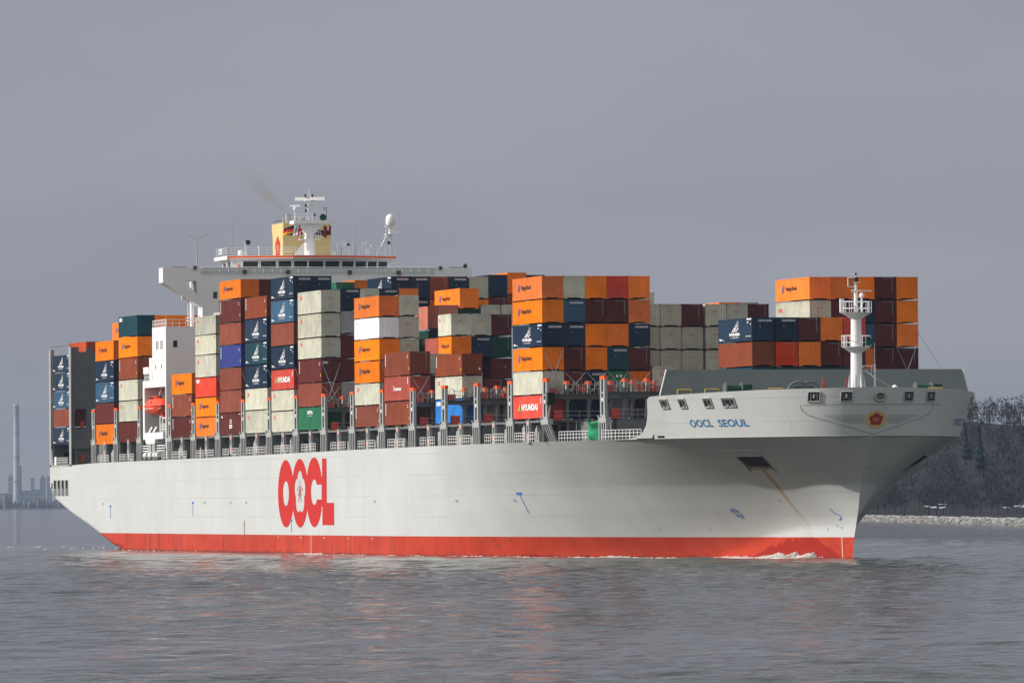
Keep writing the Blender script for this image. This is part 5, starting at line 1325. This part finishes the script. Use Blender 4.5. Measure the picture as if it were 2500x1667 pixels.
(171.22,1.89,25.88,2.52,12.19,'cr','','oocl','cream container, top in the central cream wall behind the bow plating, fourth column'),
(171.22,1.89,23.28,2.52,12.19,'cr','','oocl','cream container, second down in the central cream wall behind the bow plating, fourth column'),
(171.22,1.89,20.69,2.50,12.19,'cr','','oocl','cream container, third down in the central cream wall behind the bow plating, fourth column'),
(171.22,1.89,18.09,2.52,12.19,'cr','','oocl','cream container, fourth down in the central cream wall behind the bow plating, fourth column'),
(171.22,1.89,15.49,2.52,12.19,'ru','','','rust brown container, bottom in the central cream wall behind the bow plating, fourth column'),
(171.22,4.41,25.88,2.52,12.19,'cr','','oocl','cream container, top in the central cream wall behind the bow plating, fifth column'),
(171.22,4.41,23.27,2.52,12.19,'cr','','oocl','cream container, second down in the central cream wall behind the bow plating, fifth column'),
(171.22,4.41,20.69,2.50,12.19,'ru','','','rust brown container, third down in the central cream wall behind the bow plating, fifth column'),
(171.22,6.91,25.88,2.53,12.19,'ma','','num','dark maroon container, top in the central cream wall behind the bow plating, sixth column'),
(171.22,6.91,23.27,2.52,12.19,'cr','','oocl','cream container, second down in the central cream wall behind the bow plating, sixth column'),
(171.22,6.91,20.68,2.50,12.19,'cr','','oocl','cream container, third down in the central cream wall behind the bow plating, sixth column'),
(185.68,-21.27,28.55,2.52,12.19,'or','hl','','orange container, top in the big bow stack, near corner column'),
(185.68,-21.27,25.90,2.57,12.19,'or','hl','','orange container, second down in the big bow stack, near corner column'),
(185.68,-21.27,23.34,2.48,12.19,'nv','sail','strip','dark navy container, third down in the big bow stack, near corner column'),
(185.68,-21.27,20.71,2.54,12.19,'or','hl','','orange container, fourth down in the big bow stack, near corner column'),
(185.68,-21.27,18.08,2.55,12.19,'cr','','','cream container, fifth down in the big bow stack, near corner column'),
(185.68,-21.27,15.44,2.55,12.19,'rd','hy','','red container, bottom in the big bow stack, near corner column'),
(185.68,-18.80,28.55,2.53,12.19,'cr','','','cream container, top in the big bow stack, second column'),
(185.68,-18.80,25.89,2.57,12.19,'st','','strip','steel blue container, second down in the big bow stack, second column'),
(185.68,-18.80,23.33,2.48,12.19,'nv','','strip','dark navy container, third down in the big bow stack, second column'),
(185.68,-18.80,20.70,2.54,12.19,'ma','','num','dark maroon container, fourth down in the big bow stack, second column'),
(185.68,-18.80,18.06,2.56,12.19,'ma','','num','dark maroon container, fifth down in the big bow stack, second column'),
(185.68,-18.80,15.42,2.55,12.19,'nv','','strip','dark navy container, bottom in the big bow stack, second column'),
(185.68,-16.32,28.54,2.53,12.19,'or','','','orange container, top in the big bow stack, third column'),
(185.68,-16.32,25.89,2.57,12.19,'ma','','num','dark maroon container, second down in the big bow stack, third column'),
(185.68,-16.32,23.32,2.48,12.19,'or','','','orange container, third down in the big bow stack, third column'),
(185.68,-16.32,20.69,2.54,12.19,'or','','','orange container, fourth down in the big bow stack, third column'),
(185.68,-16.32,18.05,2.56,12.19,'nv','','strip','dark navy container, fifth down in the big bow stack, third column'),
(185.68,-16.32,15.41,2.56,12.19,'nv','','strip','dark navy container, bottom in the big bow stack, third column'),
(185.68,-13.84,28.54,2.53,12.19,'rd','','','red container, top in the big bow stack, fourth column'),
(185.68,-13.84,25.88,2.57,12.19,'ma','','num','dark maroon container, second down in the big bow stack, fourth column'),
(185.68,-13.84,23.31,2.48,12.19,'or','','','orange container, third down in the big bow stack, fourth column'),
(185.68,-13.84,20.68,2.55,12.19,'te','','strip','dark teal container, fourth down in the big bow stack, fourth column'),
(185.68,-13.84,18.04,2.56,12.19,'gr','','two','green container, fifth down in the big bow stack, fourth column'),
(185.68,-13.84,15.39,2.56,12.19,'gy','','','plain grey container, bottom in the big bow stack, fourth column'),
(185.68,-11.36,28.54,2.53,12.19,'or','','','orange container, top in the big bow stack, fifth column'),
(185.68,-11.36,25.87,2.58,12.19,'or','','','orange container, second down in the big bow stack, fifth column'),
(185.68,-11.36,23.30,2.49,12.19,'nv','','strip','dark navy container, third down in the big bow stack, fifth column'),
(185.68,-11.36,20.67,2.55,12.19,'ma','','num','dark maroon container, fourth down in the big bow stack, fifth column'),
(185.68,-11.36,18.02,2.56,12.19,'or','','','orange container, fifth down in the big bow stack, fifth column'),
(185.68,-11.36,15.38,2.56,12.19,'ma','','num','dark maroon container, bottom in the big bow stack, fifth column'),
(185.68,-8.69,18.36,2.76,12.19,'cr','','oocl','cream container, top in the big bow stack, low column at its far end'),
(185.68,-8.69,15.57,2.71,12.19,'cr','','oocl','cream container, second down in the big bow stack, low column at its far end'),
(200.14,4.90,28.05,2.47,12.19,'or','hl','','orange container, top in the high far block behind the foremast, first column'),
(200.14,4.90,25.48,2.49,12.19,'cr','ocl','oocl','cream container, second down in the high far block behind the foremast, first column'),
(200.14,4.90,22.88,2.51,12.19,'ru','','','rust brown container, third down in the high far block behind the foremast, first column'),
(200.14,7.39,28.05,2.48,12.19,'or','','','orange container, top in the high far block behind the foremast, second column'),
(200.14,7.39,25.47,2.49,12.19,'ma','','num','dark maroon container, second down in the high far block behind the foremast, second column'),
(200.14,7.39,22.87,2.51,12.19,'or','','','orange container, third down in the high far block behind the foremast, second column'),
(200.14,9.88,28.05,2.48,12.19,'or','','','orange container, top in the high far block behind the foremast, third column'),
(200.14,9.88,25.47,2.49,12.19,'nv','','','dark navy container, second down in the high far block behind the foremast, third column'),
(200.14,9.88,22.87,2.52,12.19,'st','','','steel blue container, third down in the high far block behind the foremast, third column'),
(200.14,9.88,20.29,2.49,12.19,'or','','','orange container, fourth down in the high far block behind the foremast, third column'),
(200.14,12.38,28.05,2.48,12.19,'ma','','num','dark maroon container, top in the high far block behind the foremast, fourth column'),
(200.14,12.38,25.47,2.49,12.19,'ma','','num','dark maroon container, second down in the high far block behind the foremast, fourth column'),
(200.14,12.38,22.87,2.52,12.19,'ma','','num','dark maroon container, third down in the high far block behind the foremast, fourth column'),
(200.14,12.38,20.29,2.50,12.19,'ma','','num','dark maroon container, fourth down in the high far block behind the foremast, fourth column'),
(200.14,14.88,28.05,2.48,12.19,'or','','','orange container, top in the high far block behind the foremast, last column'),
(200.14,14.88,25.47,2.49,12.19,'or','','','orange container, second down in the high far block behind the foremast, last column'),
(200.14,14.88,22.86,2.52,12.19,'or','','','orange container, third down in the high far block behind the foremast, last column'),
(200.14,14.88,20.28,2.50,12.19,'ma','','num','dark maroon container, fourth down in the high far block behind the foremast, last column'),
(214.59,-6.20,23.20,2.53,12.19,'nv','sail','strip','dark navy container, top in the low front block left of the foremast, near column'),
(214.59,-6.20,20.52,2.60,12.19,'ru','','','rust brown container, second down in the low front block left of the foremast, near column'),
(214.59,-6.20,17.91,2.52,12.19,'te','','','dark teal container, third down in the low front block left of the foremast, near column'),
(214.59,-3.57,23.20,2.54,12.19,'nv','','strip','dark navy container, top in the low front block left of the foremast, second column'),
(214.59,-3.57,20.51,2.60,12.19,'rd','','num','red container, second down in the low front block left of the foremast, second column'),
(214.59,-3.57,17.90,2.52,12.19,'te','','','dark teal container, third down in the low front block left of the foremast, second column'),
(214.59,-0.99,23.19,2.54,12.19,'ma','','num','dark maroon container, top in the low front block left of the foremast, third column'),
(214.59,-0.99,20.51,2.60,12.19,'or','','','orange container, second down in the low front block left of the foremast, third column'),
(214.59,-0.99,17.90,2.52,12.19,'te','','','dark teal container, third down in the low front block left of the foremast, third column'),
(214.59,1.49,23.19,2.54,12.19,'or','','','orange container, top in the low front block left of the foremast, fourth column'),
(214.59,1.49,20.50,2.61,12.19,'ma','','num','dark maroon container, second down in the low front block left of the foremast, fourth column'),
(214.59,1.49,17.89,2.53,12.19,'te','','','dark teal container, third down in the low front block left of the foremast, fourth column'),
(214.59,4.05,23.19,2.54,12.19,'rd','','num','red container, top in the low front block left of the foremast, fifth column'),
(214.59,4.05,20.49,2.61,12.19,'ma','','num','dark maroon container, second down in the low front block left of the foremast, fifth column'),
(214.59,4.05,17.88,2.53,12.19,'te','','','dark teal container, third down in the low front block left of the foremast, fifth column'),
]
BH = 2.6
def box_mesh(L):
    """unit container: base centre at the origin, length along X, front end at +X; slots: 0 paint, 1 dark gaps and castings"""
    mb = MB(); a, w, h = L/2, 1.22, BH
    # frame
    for sx in (-1, 1):
        for sy in (-1, 1):
            x, y = sx*(a-.075), sy*(w-.06); mb.box(x-.075, x+.075, y-.06, y+.06, .10, h-.04)
            for z in (0, h-.11): mb.box(x-.085, x+.085, y-.07, y+.07, z, z+.11, 2)
    for sy in (-1, 1):
        mb.box(-a+.15, a-.15, sy*(w-.04)-.04, sy*(w-.04)+.04, h-.14, h-.02); mb.box(-a+.17, a-.17, sy*(w-.05)-.05, sy*(w-.05)+.05, .06, .22)
    for sx in (-1, 1):
        mb.box(sx*(a-.06)-.05, sx*(a-.06)+.05, -w+.12, w-.12, h-.14, h-.02); mb.box(sx*(a-.07)-.05, sx*(a-.07)+.05, -w+.12, w-.12, .14, .28)
        for y in (-.95, .95): mb.box(sx*(a-.07)-.05, sx*(a-.07)+.05, y-.22, y+.22, .03, .139)
    # roof and floor
    mb.add([(-a+.02, -w+.02, h-.05), (a-.02, -w+.02, h-.05), (a-.02, w-.02, h-.05), (-a+.02, w-.02, h-.05)], [(0, 1, 2, 3)], 0)
    mb.add([(-a+.1, -w+.1, .16), (a-.1, -w+.1, .16), (a-.1, w-.1, .16), (-a+.1, w-.1, .16)], [(0, 1, 2, 3)], 1)
    # corrugated walls
    def corr(n, span, f, depth, z0, z1):
        pts = []; p = span/n
        for i in range(n):
            s = -span/2+i*p; pts += [(s, 0), (s+p*.28, 0), (s+p*.5, -depth), (s+p*.78, -depth)]
        pts.append((span/2, 0)); vv = [f(s, d, z) for s, d in pts for z in (z0, z1)]
        mb.add(vv, [(2*i, 2*i+2, 2*i+3, 2*i+1) for i in range(len(pts)-1)], 0)
    n = int(L/.28)
    for sy in (-1, 1): corr(n, L-.3, lambda s, d, z: (s, sy*(w-.012+d), z), .036, .2, h-.12)
    corr(7, 2*w-.24, lambda s, d, z: (a-.02+d, s, z), .055, .27, h-.12)
    mb.add([(-a+.04, -w+.1, .2), (-a+.04, w-.1, .2), (-a+.04, w-.1, h-.1), (-a+.04, -w+.1, h-.1)], [(0, 1, 2, 3)], 0)
    return mb
_bm = {}
def get_box(L, c):
    k = (round(L, 1), c)
    if k not in _bm: _bm[k] = box_mesh(L).mesh('container', [CM[c], M['black'], M['rust'] if c in ('cr', 'wh', 'gy') else CM[c]])
    return _bm[k]
MK = ['mkwhite', 'mkred', 'mkdark', 'mkviolet', 'mkgreen', 'mkyel', 'mkgrey']
W_, RD, DK, VI, GN, YL, GY = range(7)
class Mark:
    """flat lettering laid on a wall; (u, v) run 0..1 from the lower left corner as one faces the wall"""
    def __init__(s, L, face): s.L = L; s.face = face; s.mb = MB()
    def p(s, u, v, o=.022):
        if s.face == 'side': return (-s.L/2+u*s.L, -1.22-o, v*BH)
        return (s.L/2+o, -1.22+u*2.44, v*BH)
    def rect(s, u0, u1, v0, v1, mi=0, o=.022): s.mb.add([s.p(u0, v0, o), s.p(u1, v0, o), s.p(u1, v1, o), s.p(u0, v1, o)], [(0, 1, 2, 3)], mi)
    def poly(s, pts, mi=0, o=.022):
        tri = tessellate_polygon([[Vector((a, b, 0)) for a, b in pts]]); s.mb.add([s.p(a, b, o) for a, b in pts], [tuple(t) for t in tri], mi)
    def text(s, t, u0, u1, v0, v1, mi=0, bold=.02, o=.022, vertical=False):
        v, f = text2d(t, bold); s.mb.add([s.p(lerp(u0, u1, q[0]), lerp(v0, v1, q[1]), o) for q in v], f, mi)
def make_mark(kind, L, face):
    k = Mark(L, face); q = 12.19/L
    if kind == 'hl':
        s = 1.0 if L > 10 else 1.55
        for dx in (0, .036): k.poly([(.185+dx, .40), (.205+dx, .40), (.225+dx, .72), (.205+dx, .72)], VI)
        k.poly([(.19, .52), (.26, .58), (.26, .62), (.19, .56)], VI); k.text('Hapag-Lloyd', .30, .30+.33*s, .42, .66, DK, .03)
    elif kind == 'sail':
        k.poly([(.42, .42), (.60, .44), (.585, .90)], W_)
        k.mb = MB()
        for (a, b, c) in (((.40, .43), (.60, .93), .0),):
            # three billowing sail bands
            k.poly([(.40, .44), (.435, .44), (.59, .92), (.55, .76)], W_); k.poly([(.455, .44), (.49, .44), (.585, .76), (.57, .74)], W_); k.poly([(.51, .44), (.545, .44), (.60, .62), (.58, .60)], W_); k.poly([(.59, .50), (.60, .50), (.60, .88), (.592, .90)], W_)
            k.rect(.47, .53, .55, .58, W_); k.rect(.52, .57, .68, .71, W_)
        k.text('NORASIA', .335, .65, .27, .40, W_, .05); k.text('L I N E S', .38, .60, .165, .225, W_, .02)
        k.rect(.85, .985, .905, .965, W_); k.rect(.86, .90, .78, .83, W_); k.rect(.95, .975, .70, .74, W_)
        k.text('tex', .035, .12, .10, .20, W_, .05); k.rect(.13, .18, .10, .12, W_); k.text('rail road', .82, .965, .20, .25, W_, .03)
    elif kind == 'hy':
        k.text('HYUNDAI', .29, .83, .36, .64, W_, .045); k.poly([(.17, .36), (.235, .68), (.235, .36)], YL); k.poly([(.205, .36), (.235, .62), (.275, .36)], GN, .03)
        for i in range(6): k.rect(.93, .955, .86-.045*i, .89-.045*i, W_)
    elif kind == 'sq':
        k.rect(.09, .17, .66, .82, RD); k.poly([(.105, .68), (.115, .68), (.115, .80), (.105, .80)], W_, .03); k.poly([(.155, .80), (.165, .80), (.13, .74), (.165, .68), (.155, .68), (.12, .74)], W_, .03)
        for i in range(3): k.rect(.90+.02*i, .912+.02*i, .86, .885, DK)
    elif kind == 'ocl': k.text('OCL', .085, .215, .56, .74, RD, .04)
    elif kind == 'lab': k.rect(.05, .20*1, .76, .92, W_); k.text('A', .07, .10, .79, .89, DK, .02, .03)
    elif kind == 'green': k.text('CAPITAL', .38, .62, .70, .86, W_, .05); k.rect(.42, .58, .62, .635, W_)
    elif kind == 'code':
        k.text('CRONOS', .40, .66, .42, .54, W_, .06)
        for i in range(4): k.rect(.365, .39, .42+.06*i, .455+.06*i, W_)
        for i in range(5): k.rect(.90, .935, .90-.055*i, .935-.055*i, W_)
    elif kind == 'glyph':
        k.text('A', .45, .56, .64, .72, W_, .05); k.text('C', .45, .56, .53, .61, W_, .05); k.text('D', .44, .57, .30, .48, W_, .06); k.rect(.06, .12, .80, .88, W_); k.rect(.86, .97, .93, .95, W_)
    elif kind == 'num' and face == 'side':
        for i in range(7): k.rect(.05, .075, .88-.075*i, .93-.075*i, W_)
        k.rect(.90, .925, .80, .84, W_); k.rect(.90, .925, .72, .76, W_); k.rect(.955, .975, .22, .34, YL)
    elif kind == 'num':
        for i in range(11): k.rect(.80, .83, .90-.052*i, .93-.052*i, GY)
        for i in range(5): k.rect(.40+.1*i, .46+.1*i, .925, .945, GY)
    elif kind == 'strip':
        k.text('NORASIA', .30, .92, .83, .90, W_, .02)
        for i in range(9): k.rect(.28+.072*i, .345+.072*i, .815, .83, GY); k.rect(.28+.072*i, .345+.072*i, .905, .915, GY)
        k.rect(.36, .40, .60, .63, YL)
    elif kind == 'oocl': k.text('OOCL', .32, .62, .645, .70, RD, .03); [k.rect(.30+.08*i, .34+.08*i, .88, .895, GY) for i in range(6)]
    elif kind == 'tex': k.text('tex', .06, .36, .78, .90, W_, .03)
    elif kind == 'plac': k.poly([(.80, .30), (.86, .38), (.92, .30), (.86, .22)], W_)
    elif kind == 'two': k.rect(.40, .50, .74, .84, W_); k.rect(.58, .68, .74, .84, W_)
    elif kind == 'leaf': k.rect(.64, .68, .50, .64, GN); k.rect(.60, .72, .55, .59, GN)
    elif kind == 'ever': k.text('HN', .30, .44, .35, .60, GY, .05)
    return k.mb.mesh('lettering', [M[i] for i in MK])
_mk = {}
def get_mark(kind, L, face):
    k = (kind, round(L, 1), face)
    if k not in _mk: _mk[k] = make_mark(kind, L, face)
    return _mk[k]
for (X, Y, z, h, L, c, sm_, fm_, lab) in BOXES:
    o = link('shipping_container', get_box(L, c)); o.location = (X-L/2, Y+1.22, z); o.scale = (1, 1, h/BH)
    tag(o, lab, 'container', 'containers stacked on the ship deck')
    if sm_: link('lettering', get_mark(sm_, L, 'side'), o)
    if fm_: link('lettering', get_mark(fm_, L, 'front'), o)
# tank container low among the boxes
t = bpy.data.objects.new('tank_container', None); COL.objects.link(t); t.location = (142.3-3.05, -15.05, 15.4)
mb = MB(); a, w, h = 3.05, 1.22, 2.5
for sx in (-1, 1):
    for sy in (-1, 1): mb.box(sx*a-.08, sx*a+.08, sy*(w-.08)-.08, sy*(w-.08)+.08, 0, h)
    mb.box(sx*a-.07, sx*a+.07, -w+.16, w-.16, h-.16, h-.01); mb.box(sx*a-.07, sx*a+.07, -w+.16, w-.16, .01, .16)
for sy in (-1, 1): mb.box(-a+.08, a-.08, sy*(w-.07)-.06, sy*(w-.07)+.06, .02, .16)
mb.build('frame', M['mgrey'], t)
mb = MB(); n = 18; prof = [(-a+.1, .3), (-a+.3, .95), (-a+.6, 1.08), (a-.6, 1.08), (a-.3, .95), (a-.1, .3)]
vv = [(x, r_*math.cos(6.283*i/n), 1.28+r_*math.sin(6.283*i/n)) for x, r_ in prof for i in range(n)]
mb.add(vv, [(k*n+i, k*n+(i+1) % n, (k+1)*n+(i+1) % n, (k+1)*n+i) for k in range(5) for i in range(n)], 0, True); mb.add(vv[-n:], [tuple(range(n))]); mb.add(vv[:n], [tuple(range(n))])
mb.build('tank', M['mkgrey'], t)
mb = MB(); mb.box(a-.05, a+.03, -.5, .55, .35, .75); mb.build('valve_box', CM['gr'], t)
tag(t, 'grey tank container between lashing posts right of the bright blue container', 'tank container')

# ------------------------------------------------------------------ lifeboat, rafts, tarpaulin, flags, person
lb = bpy.data.objects.new('lifeboat', None); COL.objects.link(lb); lb.location = (-11.1, -20.7, 19.72)
def boat_ring(z0, zs_, n=14):
    pass
mb = MB(); prof = [(0, -1.35, .25), (.3, -1.15, .75), (.7, -.55, 1.02), (1.0, -.02, 1.06)]
def hullring(t, top):
    """ring at height fraction t; plan is a pointed oval"""
    out = []
    n = 28
    for i in range(n):
        a = 6.283*i/n; cx, sy = math.cos(a), math.sin(a)
        out.append((cx, sy))
    return out
lv = [(-1.28, .60, .30), (-1.05, .76, .62), (-.6, .90, .90), (-.05, 1.0, 1.0)]
ring = hullring(0, 0)
vv = [(math.copysign(abs(cx)**.72, cx)*4.75*lx, math.copysign(abs(sy)**.8, sy)*1.45*wy, z+.12*abs(cx)**3*(lx)) for z, lx, wy in lv for cx, sy in ring]; n = 28
mb.add(vv, [(k*n+i, k*n+(i+1) % n, (k+1)*n+(i+1) % n, (k+1)*n+i) for k in range(3) for i in range(n)], 0, True); mb.add(vv[:n], [tuple(range(n))])
mb.box(2.6, 3.6, -.2, .2, -1.55, -1.1); mb.build('hull', M['boat'], lb)
mb = MB(); lv = [(-.045, 1.03, 1.04), (.06, 1.03, 1.04), (.10, .98, .97), (.55, .90, .82), (.90, .72, .6), (1.0, .45, .4)]
vv = [(math.copysign(abs(cx)**.72, cx)*4.75*lx, math.copysign(abs(sy)**.8, sy)*1.45*wy, z+.12*abs(cx)**3*lx) for z, lx, wy in lv for cx, sy in ring]
mb.add(vv, [(k*n+i, k*n+(i+1) % n, (k+1)*n+(i+1) % n, (k+1)*n+i) for k in range(5) for i in range(n)], 0, True); mb.add(vv[-n:], [tuple(range(n))])
mb.lathe([(.8, .9), (.75, 1.25), (.55, 1.35), (.1, 1.36)], (-1.2, 0, 0), n=12); mb.build('canopy', M['boat'], lb)
mb = MB(); mb.box(-1.9, -.6, -.82, .82, 1.02, 1.2); mb.box(1.0, 1.5, -1.25, -1.2, .3, .6); mb.build('hatch', M['black'], lb)
mb = MB(); pts = [(-4.6+i*.9, -1.5*(1-abs(-4.6+i*.9)**2/30)-.05, -.32-.14*(i % 2)) for i in range(11)]; mb.path(pts, .035, 5); mb.build('grab_line', M['mkwhite'], lb)
tag(lb, 'orange enclosed lifeboat hanging in the white bay of the house', 'lifeboat')
for i, (x, w) in enumerate(((-16.6, 1.7), (-13.6, 1.7), (-10.6, 1.3), (-8.9, 1.2))):
    r_ = bpy.data.objects.new('life_raft', None); COL.objects.link(r_); r_.location = (x, -21.25, 13.0)
    mb = MB(); mb.tube((-.0, 0, 0), (w*.48, 0, .06), .42, n=14); mb.build('canister', M['mkwhite'], r_)
    mb = MB(); mb.tube((w*.48+.02, 0, .06), (w*.95, 0, .12), .42, n=14); mb.tube((w*.46, 0, .06), (w*.5, 0, .06), .45, n=14); mb.build('lid', M['mkwhite'], r_)
    mb = MB(); mb.box(0, w, -.4, .4, -.62, -.38); mb.build('cradle', M['mgrey'], r_)
    tag(r_, ['white life raft canister under the lifeboat bay, nearest the stern', 'white life raft canister under the lifeboat bay, second from the stern', 'white life raft canister under the lifeboat bay, third from the stern', 'white life raft canister under the lifeboat bay, nearest the bow'][i], 'life raft', 'life rafts on the deck edge')
# green tarpaulin slung over the rail
mb = MB(); nu, nv = 12, 12; vv = []
for i in range(nu+1):
    for j in range(nv+1):
        u, v = i/nu, j/nv; x = 196.9+u*2.4*(1-.35*v)+.8*v; y = -19.6+u*.9+.35*math.sin(u*7+v*3)+.25*math.sin(v*9+u*4); zz_ = 12.95+2.2*v-.25*math.sin(u*3.1)+.12*math.sin(u*11)
        vv.append((x, y, zz_))
mb.add(vv, [(i*(nv+1)+j, (i+1)*(nv+1)+j, (i+1)*(nv+1)+j+1, i*(nv+1)+j+1) for i in range(nu) for j in range(nv)], 0, True)
tp = mb.build('tarpaulin', M['green']); md = tp.modifiers.new('thickness', 'SOLIDIFY'); md.thickness = .03
tag(tp, 'crumpled green tarpaulin hanging over the rail near the bow', 'tarpaulin')
# dark floodlight cabinet on the forward tower
mb = MB(); mb.box(187.85, 188.6, -21.5, -20.7, 16.9, 18.2); mb.box(187.9, 188.5, -21.55, -21.51, 17.0, 18.1, 1); mb.path([(187.7, -21.2, 15.5), (188.3, -21.1, 16.9)], .07, 6, mi=2); mb.build('control_cabin', [M['black'], M['dgrey'], M['lgrey']], ship)
# flags
def flag(name, bands, origin, wv, hv, label, wave=.18):
    """bands: materials stacked along the hoist; wv fly vector, hv hoist vector"""
    mb = MB(); nu = 12; nb = len(bands); o = Vector(origin); wv = Vector(wv); hv = Vector(hv); nn = wv.cross(hv).normalized()
    for b in range(nb):
        vv = []
        for i in range(nu+1):
            for t in (b/nb, (b+1)/nb):
                u = i/nu; vv.append(o+wv*u+hv*t+nn*wave*math.sin(u*7+t*2)*u-Vector((0, 0, .25))*u*u)
        mb.add(vv, [(2*i, 2*i+2, 2*i+3, 2*i+1) for i in range(nu)], b, True)
    f = mb.build(name, bands); s = f.modifiers.new('thickness', 'SOLIDIFY'); s.thickness = .02
    return tag(f, label, 'flag')
fm1 = paint('flag_black', (.012, .012, .014), .8, .05); fm2 = paint('flag_red', (.65, .03, .02), .8, .05); fm3 = paint('flag_gold', (.85, .38, .01), .8, .05); fm4 = paint('flag_white', (.75, .74, .78), .8, .05); fm5 = paint('flag_blue', (.30, .33, .50), .8, .05); fm6 = paint('flag_maroon', (.20, .02, .025), .8, .05)
flag('national_flag', [fm3, fm2, fm1], (-7.2, -2.3, 43.25), (0, -1.7, -.25), (0, .25, 1.05), 'black red and gold striped flag flying left of the radar mast')
flag('signal_flag', [fm4, fm5, fm4, fm2], (-7.0, -2.35, 44.2), (.05, -.25, -1.15), (0, .85, .05), 'white flag with a pale blue stripe beside the striped flag')
flag('signal_flag', [fm2], (-7.1, -1.6, 43.9), (.05, -.1, -.9), (0, .35, -.2), 'small red flag directly left of the radar mast', .1)
flag('pennant', [fm6, fm6], (-7.0, 1.75, 44.3), (0, -.15, -1.3), (0, .5, -.25), 'maroon pennant right of the radar mast, the broader one', .1)
flag('pennant', [fm6], (-7.0, 2.5, 44.3), (0, -.05, -1.0), (0, .3, -.2), 'narrow maroon pennant at the outer end of the halyard', .1)
# one person leaning on the far bridge wing
pb = bpy.data.objects.new('person', None)
COL.objects.link(pb); pb.location = (-3.6, 20.75, 37.3)
def skin_body(name, joints, edges, mat, parent):
    me = bpy.data.meshes.new(name); me.from_pydata([j[:3] for j in joints], edges, []); me.materials.append(mat)
    o = link(name, me, parent); md = o.modifiers.new('skin', 'SKIN'); ss = o.modifiers.new('smooth', 'SUBSURF'); ss.levels = 1; ss.render_levels = 1
    for v, j in zip(me.skin_vertices[0].data, joints): v.radius = (j[3], j[3])
    me.skin_vertices[0].data[0].use_root = True
    return o
J = [(0, 0, .95, .17), (.04, .02, 1.25, .19), (.10, .05, 1.47, .15), (.16, .08, 1.58, .07), (.20, .10, 1.70, .10), (.20, .10, 1.80, .08),
     (.02, .14, .9, .11), (.05, .16, .5, .075), (.0, .17, .06, .05), (.12, .18, .02, .045), (.02, -.14, .9, .11), (.0, -.16, .5, .075), (-.06, -.17, .06, .05), (.08, -.18, .02, .045),
     (.10, .26, 1.42, .07), (.25, .34, 1.2, .055), (.50, .22, 1.13, .045), (.58, .18, 1.14, .03), (.10, -.18, 1.42, .07), (.25, -.24, 1.2, .055), (.50, -.10, 1.13, .045), (.58, -.06, 1.14, .03)]
E_ = [(0, 1), (1, 2), (2, 3), (3, 4), (4, 5), (0, 6), (6, 7), (7, 8), (8, 9), (0, 10), (10, 11), (11, 12), (12, 13), (2, 14), (14, 15), (15, 16), (16, 17), (2, 18), (18, 19), (19, 20), (20, 21)]
skin_body('body', J, E_, M['cloth_dark'], pb)
mb = MB(); mb.lathe([(.03, -.11), (.085, -.06), (.10, .02), (.085, .09), (.03, .12)], (.235, .115, 1.70), n=12); mb.lathe([(.012, 0), (.03, .03), (.012, .06)], (.335, .12, 1.67), n=6); mb.build('face', M['skin'], pb)
tag(pb, 'person in dark clothes leaning on the far end of the bridge wing', 'person')

# thin exhaust smoke drifting from the funnel
mb = MB()
pts = [((-12.5, -2.0, 46.1), .6), ((-13.5, -3.0, 47.3), 1.2), ((-15, -4.2, 48.8), 2.0), ((-17, -5.4, 50.4), 2.9), ((-19, -6.2, 52.2), 3.4), ((-21, -6.6, 54.0), 2.0)]
n = 12; vv = [(p[0], p[1]+r_*math.cos(6.283*i/n), p[2]+r_*math.sin(6.283*i/n)) for p, r_ in pts for i in range(n)]
mb.add(vv, [(k*n+i, k*n+(i+1) % n, (k+1)*n+(i+1) % n, (k+1)*n+i) for k in range(len(pts)-1) for i in range(n)]); mb.add(vv[:n], [tuple(range(n))]); mb.add(vv[-n:], [tuple(range(n))])
ma = bpy.data.materials.new('exhaust_smoke'); ma.use_nodes = True; nt = ma.node_tree; nt.nodes.clear()
pv = N(nt, 'ShaderNodeVolumePrincipled'); pv.inputs['Color'].default_value = (.40, .34, .18, 1)
tc = N(nt, 'ShaderNodeTexCoord'); sx = N(nt, 'ShaderNodeSeparateXYZ'); LK(nt, tc.outputs['Object'], sx.inputs[0])
nn = N(nt, 'ShaderNodeTexNoise', i_2=.55, i_3=3.0); LK(nt, tc.outputs['Object'], nn.inputs[0])
hgt = RAMP(nt, sx.outputs[2], 46.0, 53.4, .21, .0)
# soften towards the edge of the plume
t_ = MATH(nt, 'MULTIPLY', MATH(nt, 'SUBTRACT', sx.outputs[2], 46.2), 1/7.2)
cy = MATH(nt, 'SUBTRACT', -2.0, MATH(nt, 'MULTIPLY', MATH(nt, 'POWER', MATH(nt, 'MAXIMUM', t_, 0.0), .8), 4.7))
rad = MATH(nt, 'MULTIPLY_ADD', t_, 2.8, .6)
ed = RAMP(nt, MATH(nt, 'DIVIDE', MATH(nt, 'ABSOLUTE', MATH(nt, 'SUBTRACT', sx.outputs[1], cy)), rad), 0.0, .95, 1, 0)
LK(nt, MATH(nt, 'MULTIPLY', MATH(nt, 'MULTIPLY', hgt, ed), RAMP(nt, nn.outputs[0], .38, .62, .15, 1)), pv.inputs['Density'])
LK(nt, pv.outputs[0], N(nt, 'ShaderNodeOutputMaterial').inputs['Volume'])
tag(mb.build('smoke', ma), 'thin brownish smoke drifting from the funnel', 'smoke', kind='stuff')
scn.cycles.volume_step_rate = 2.0
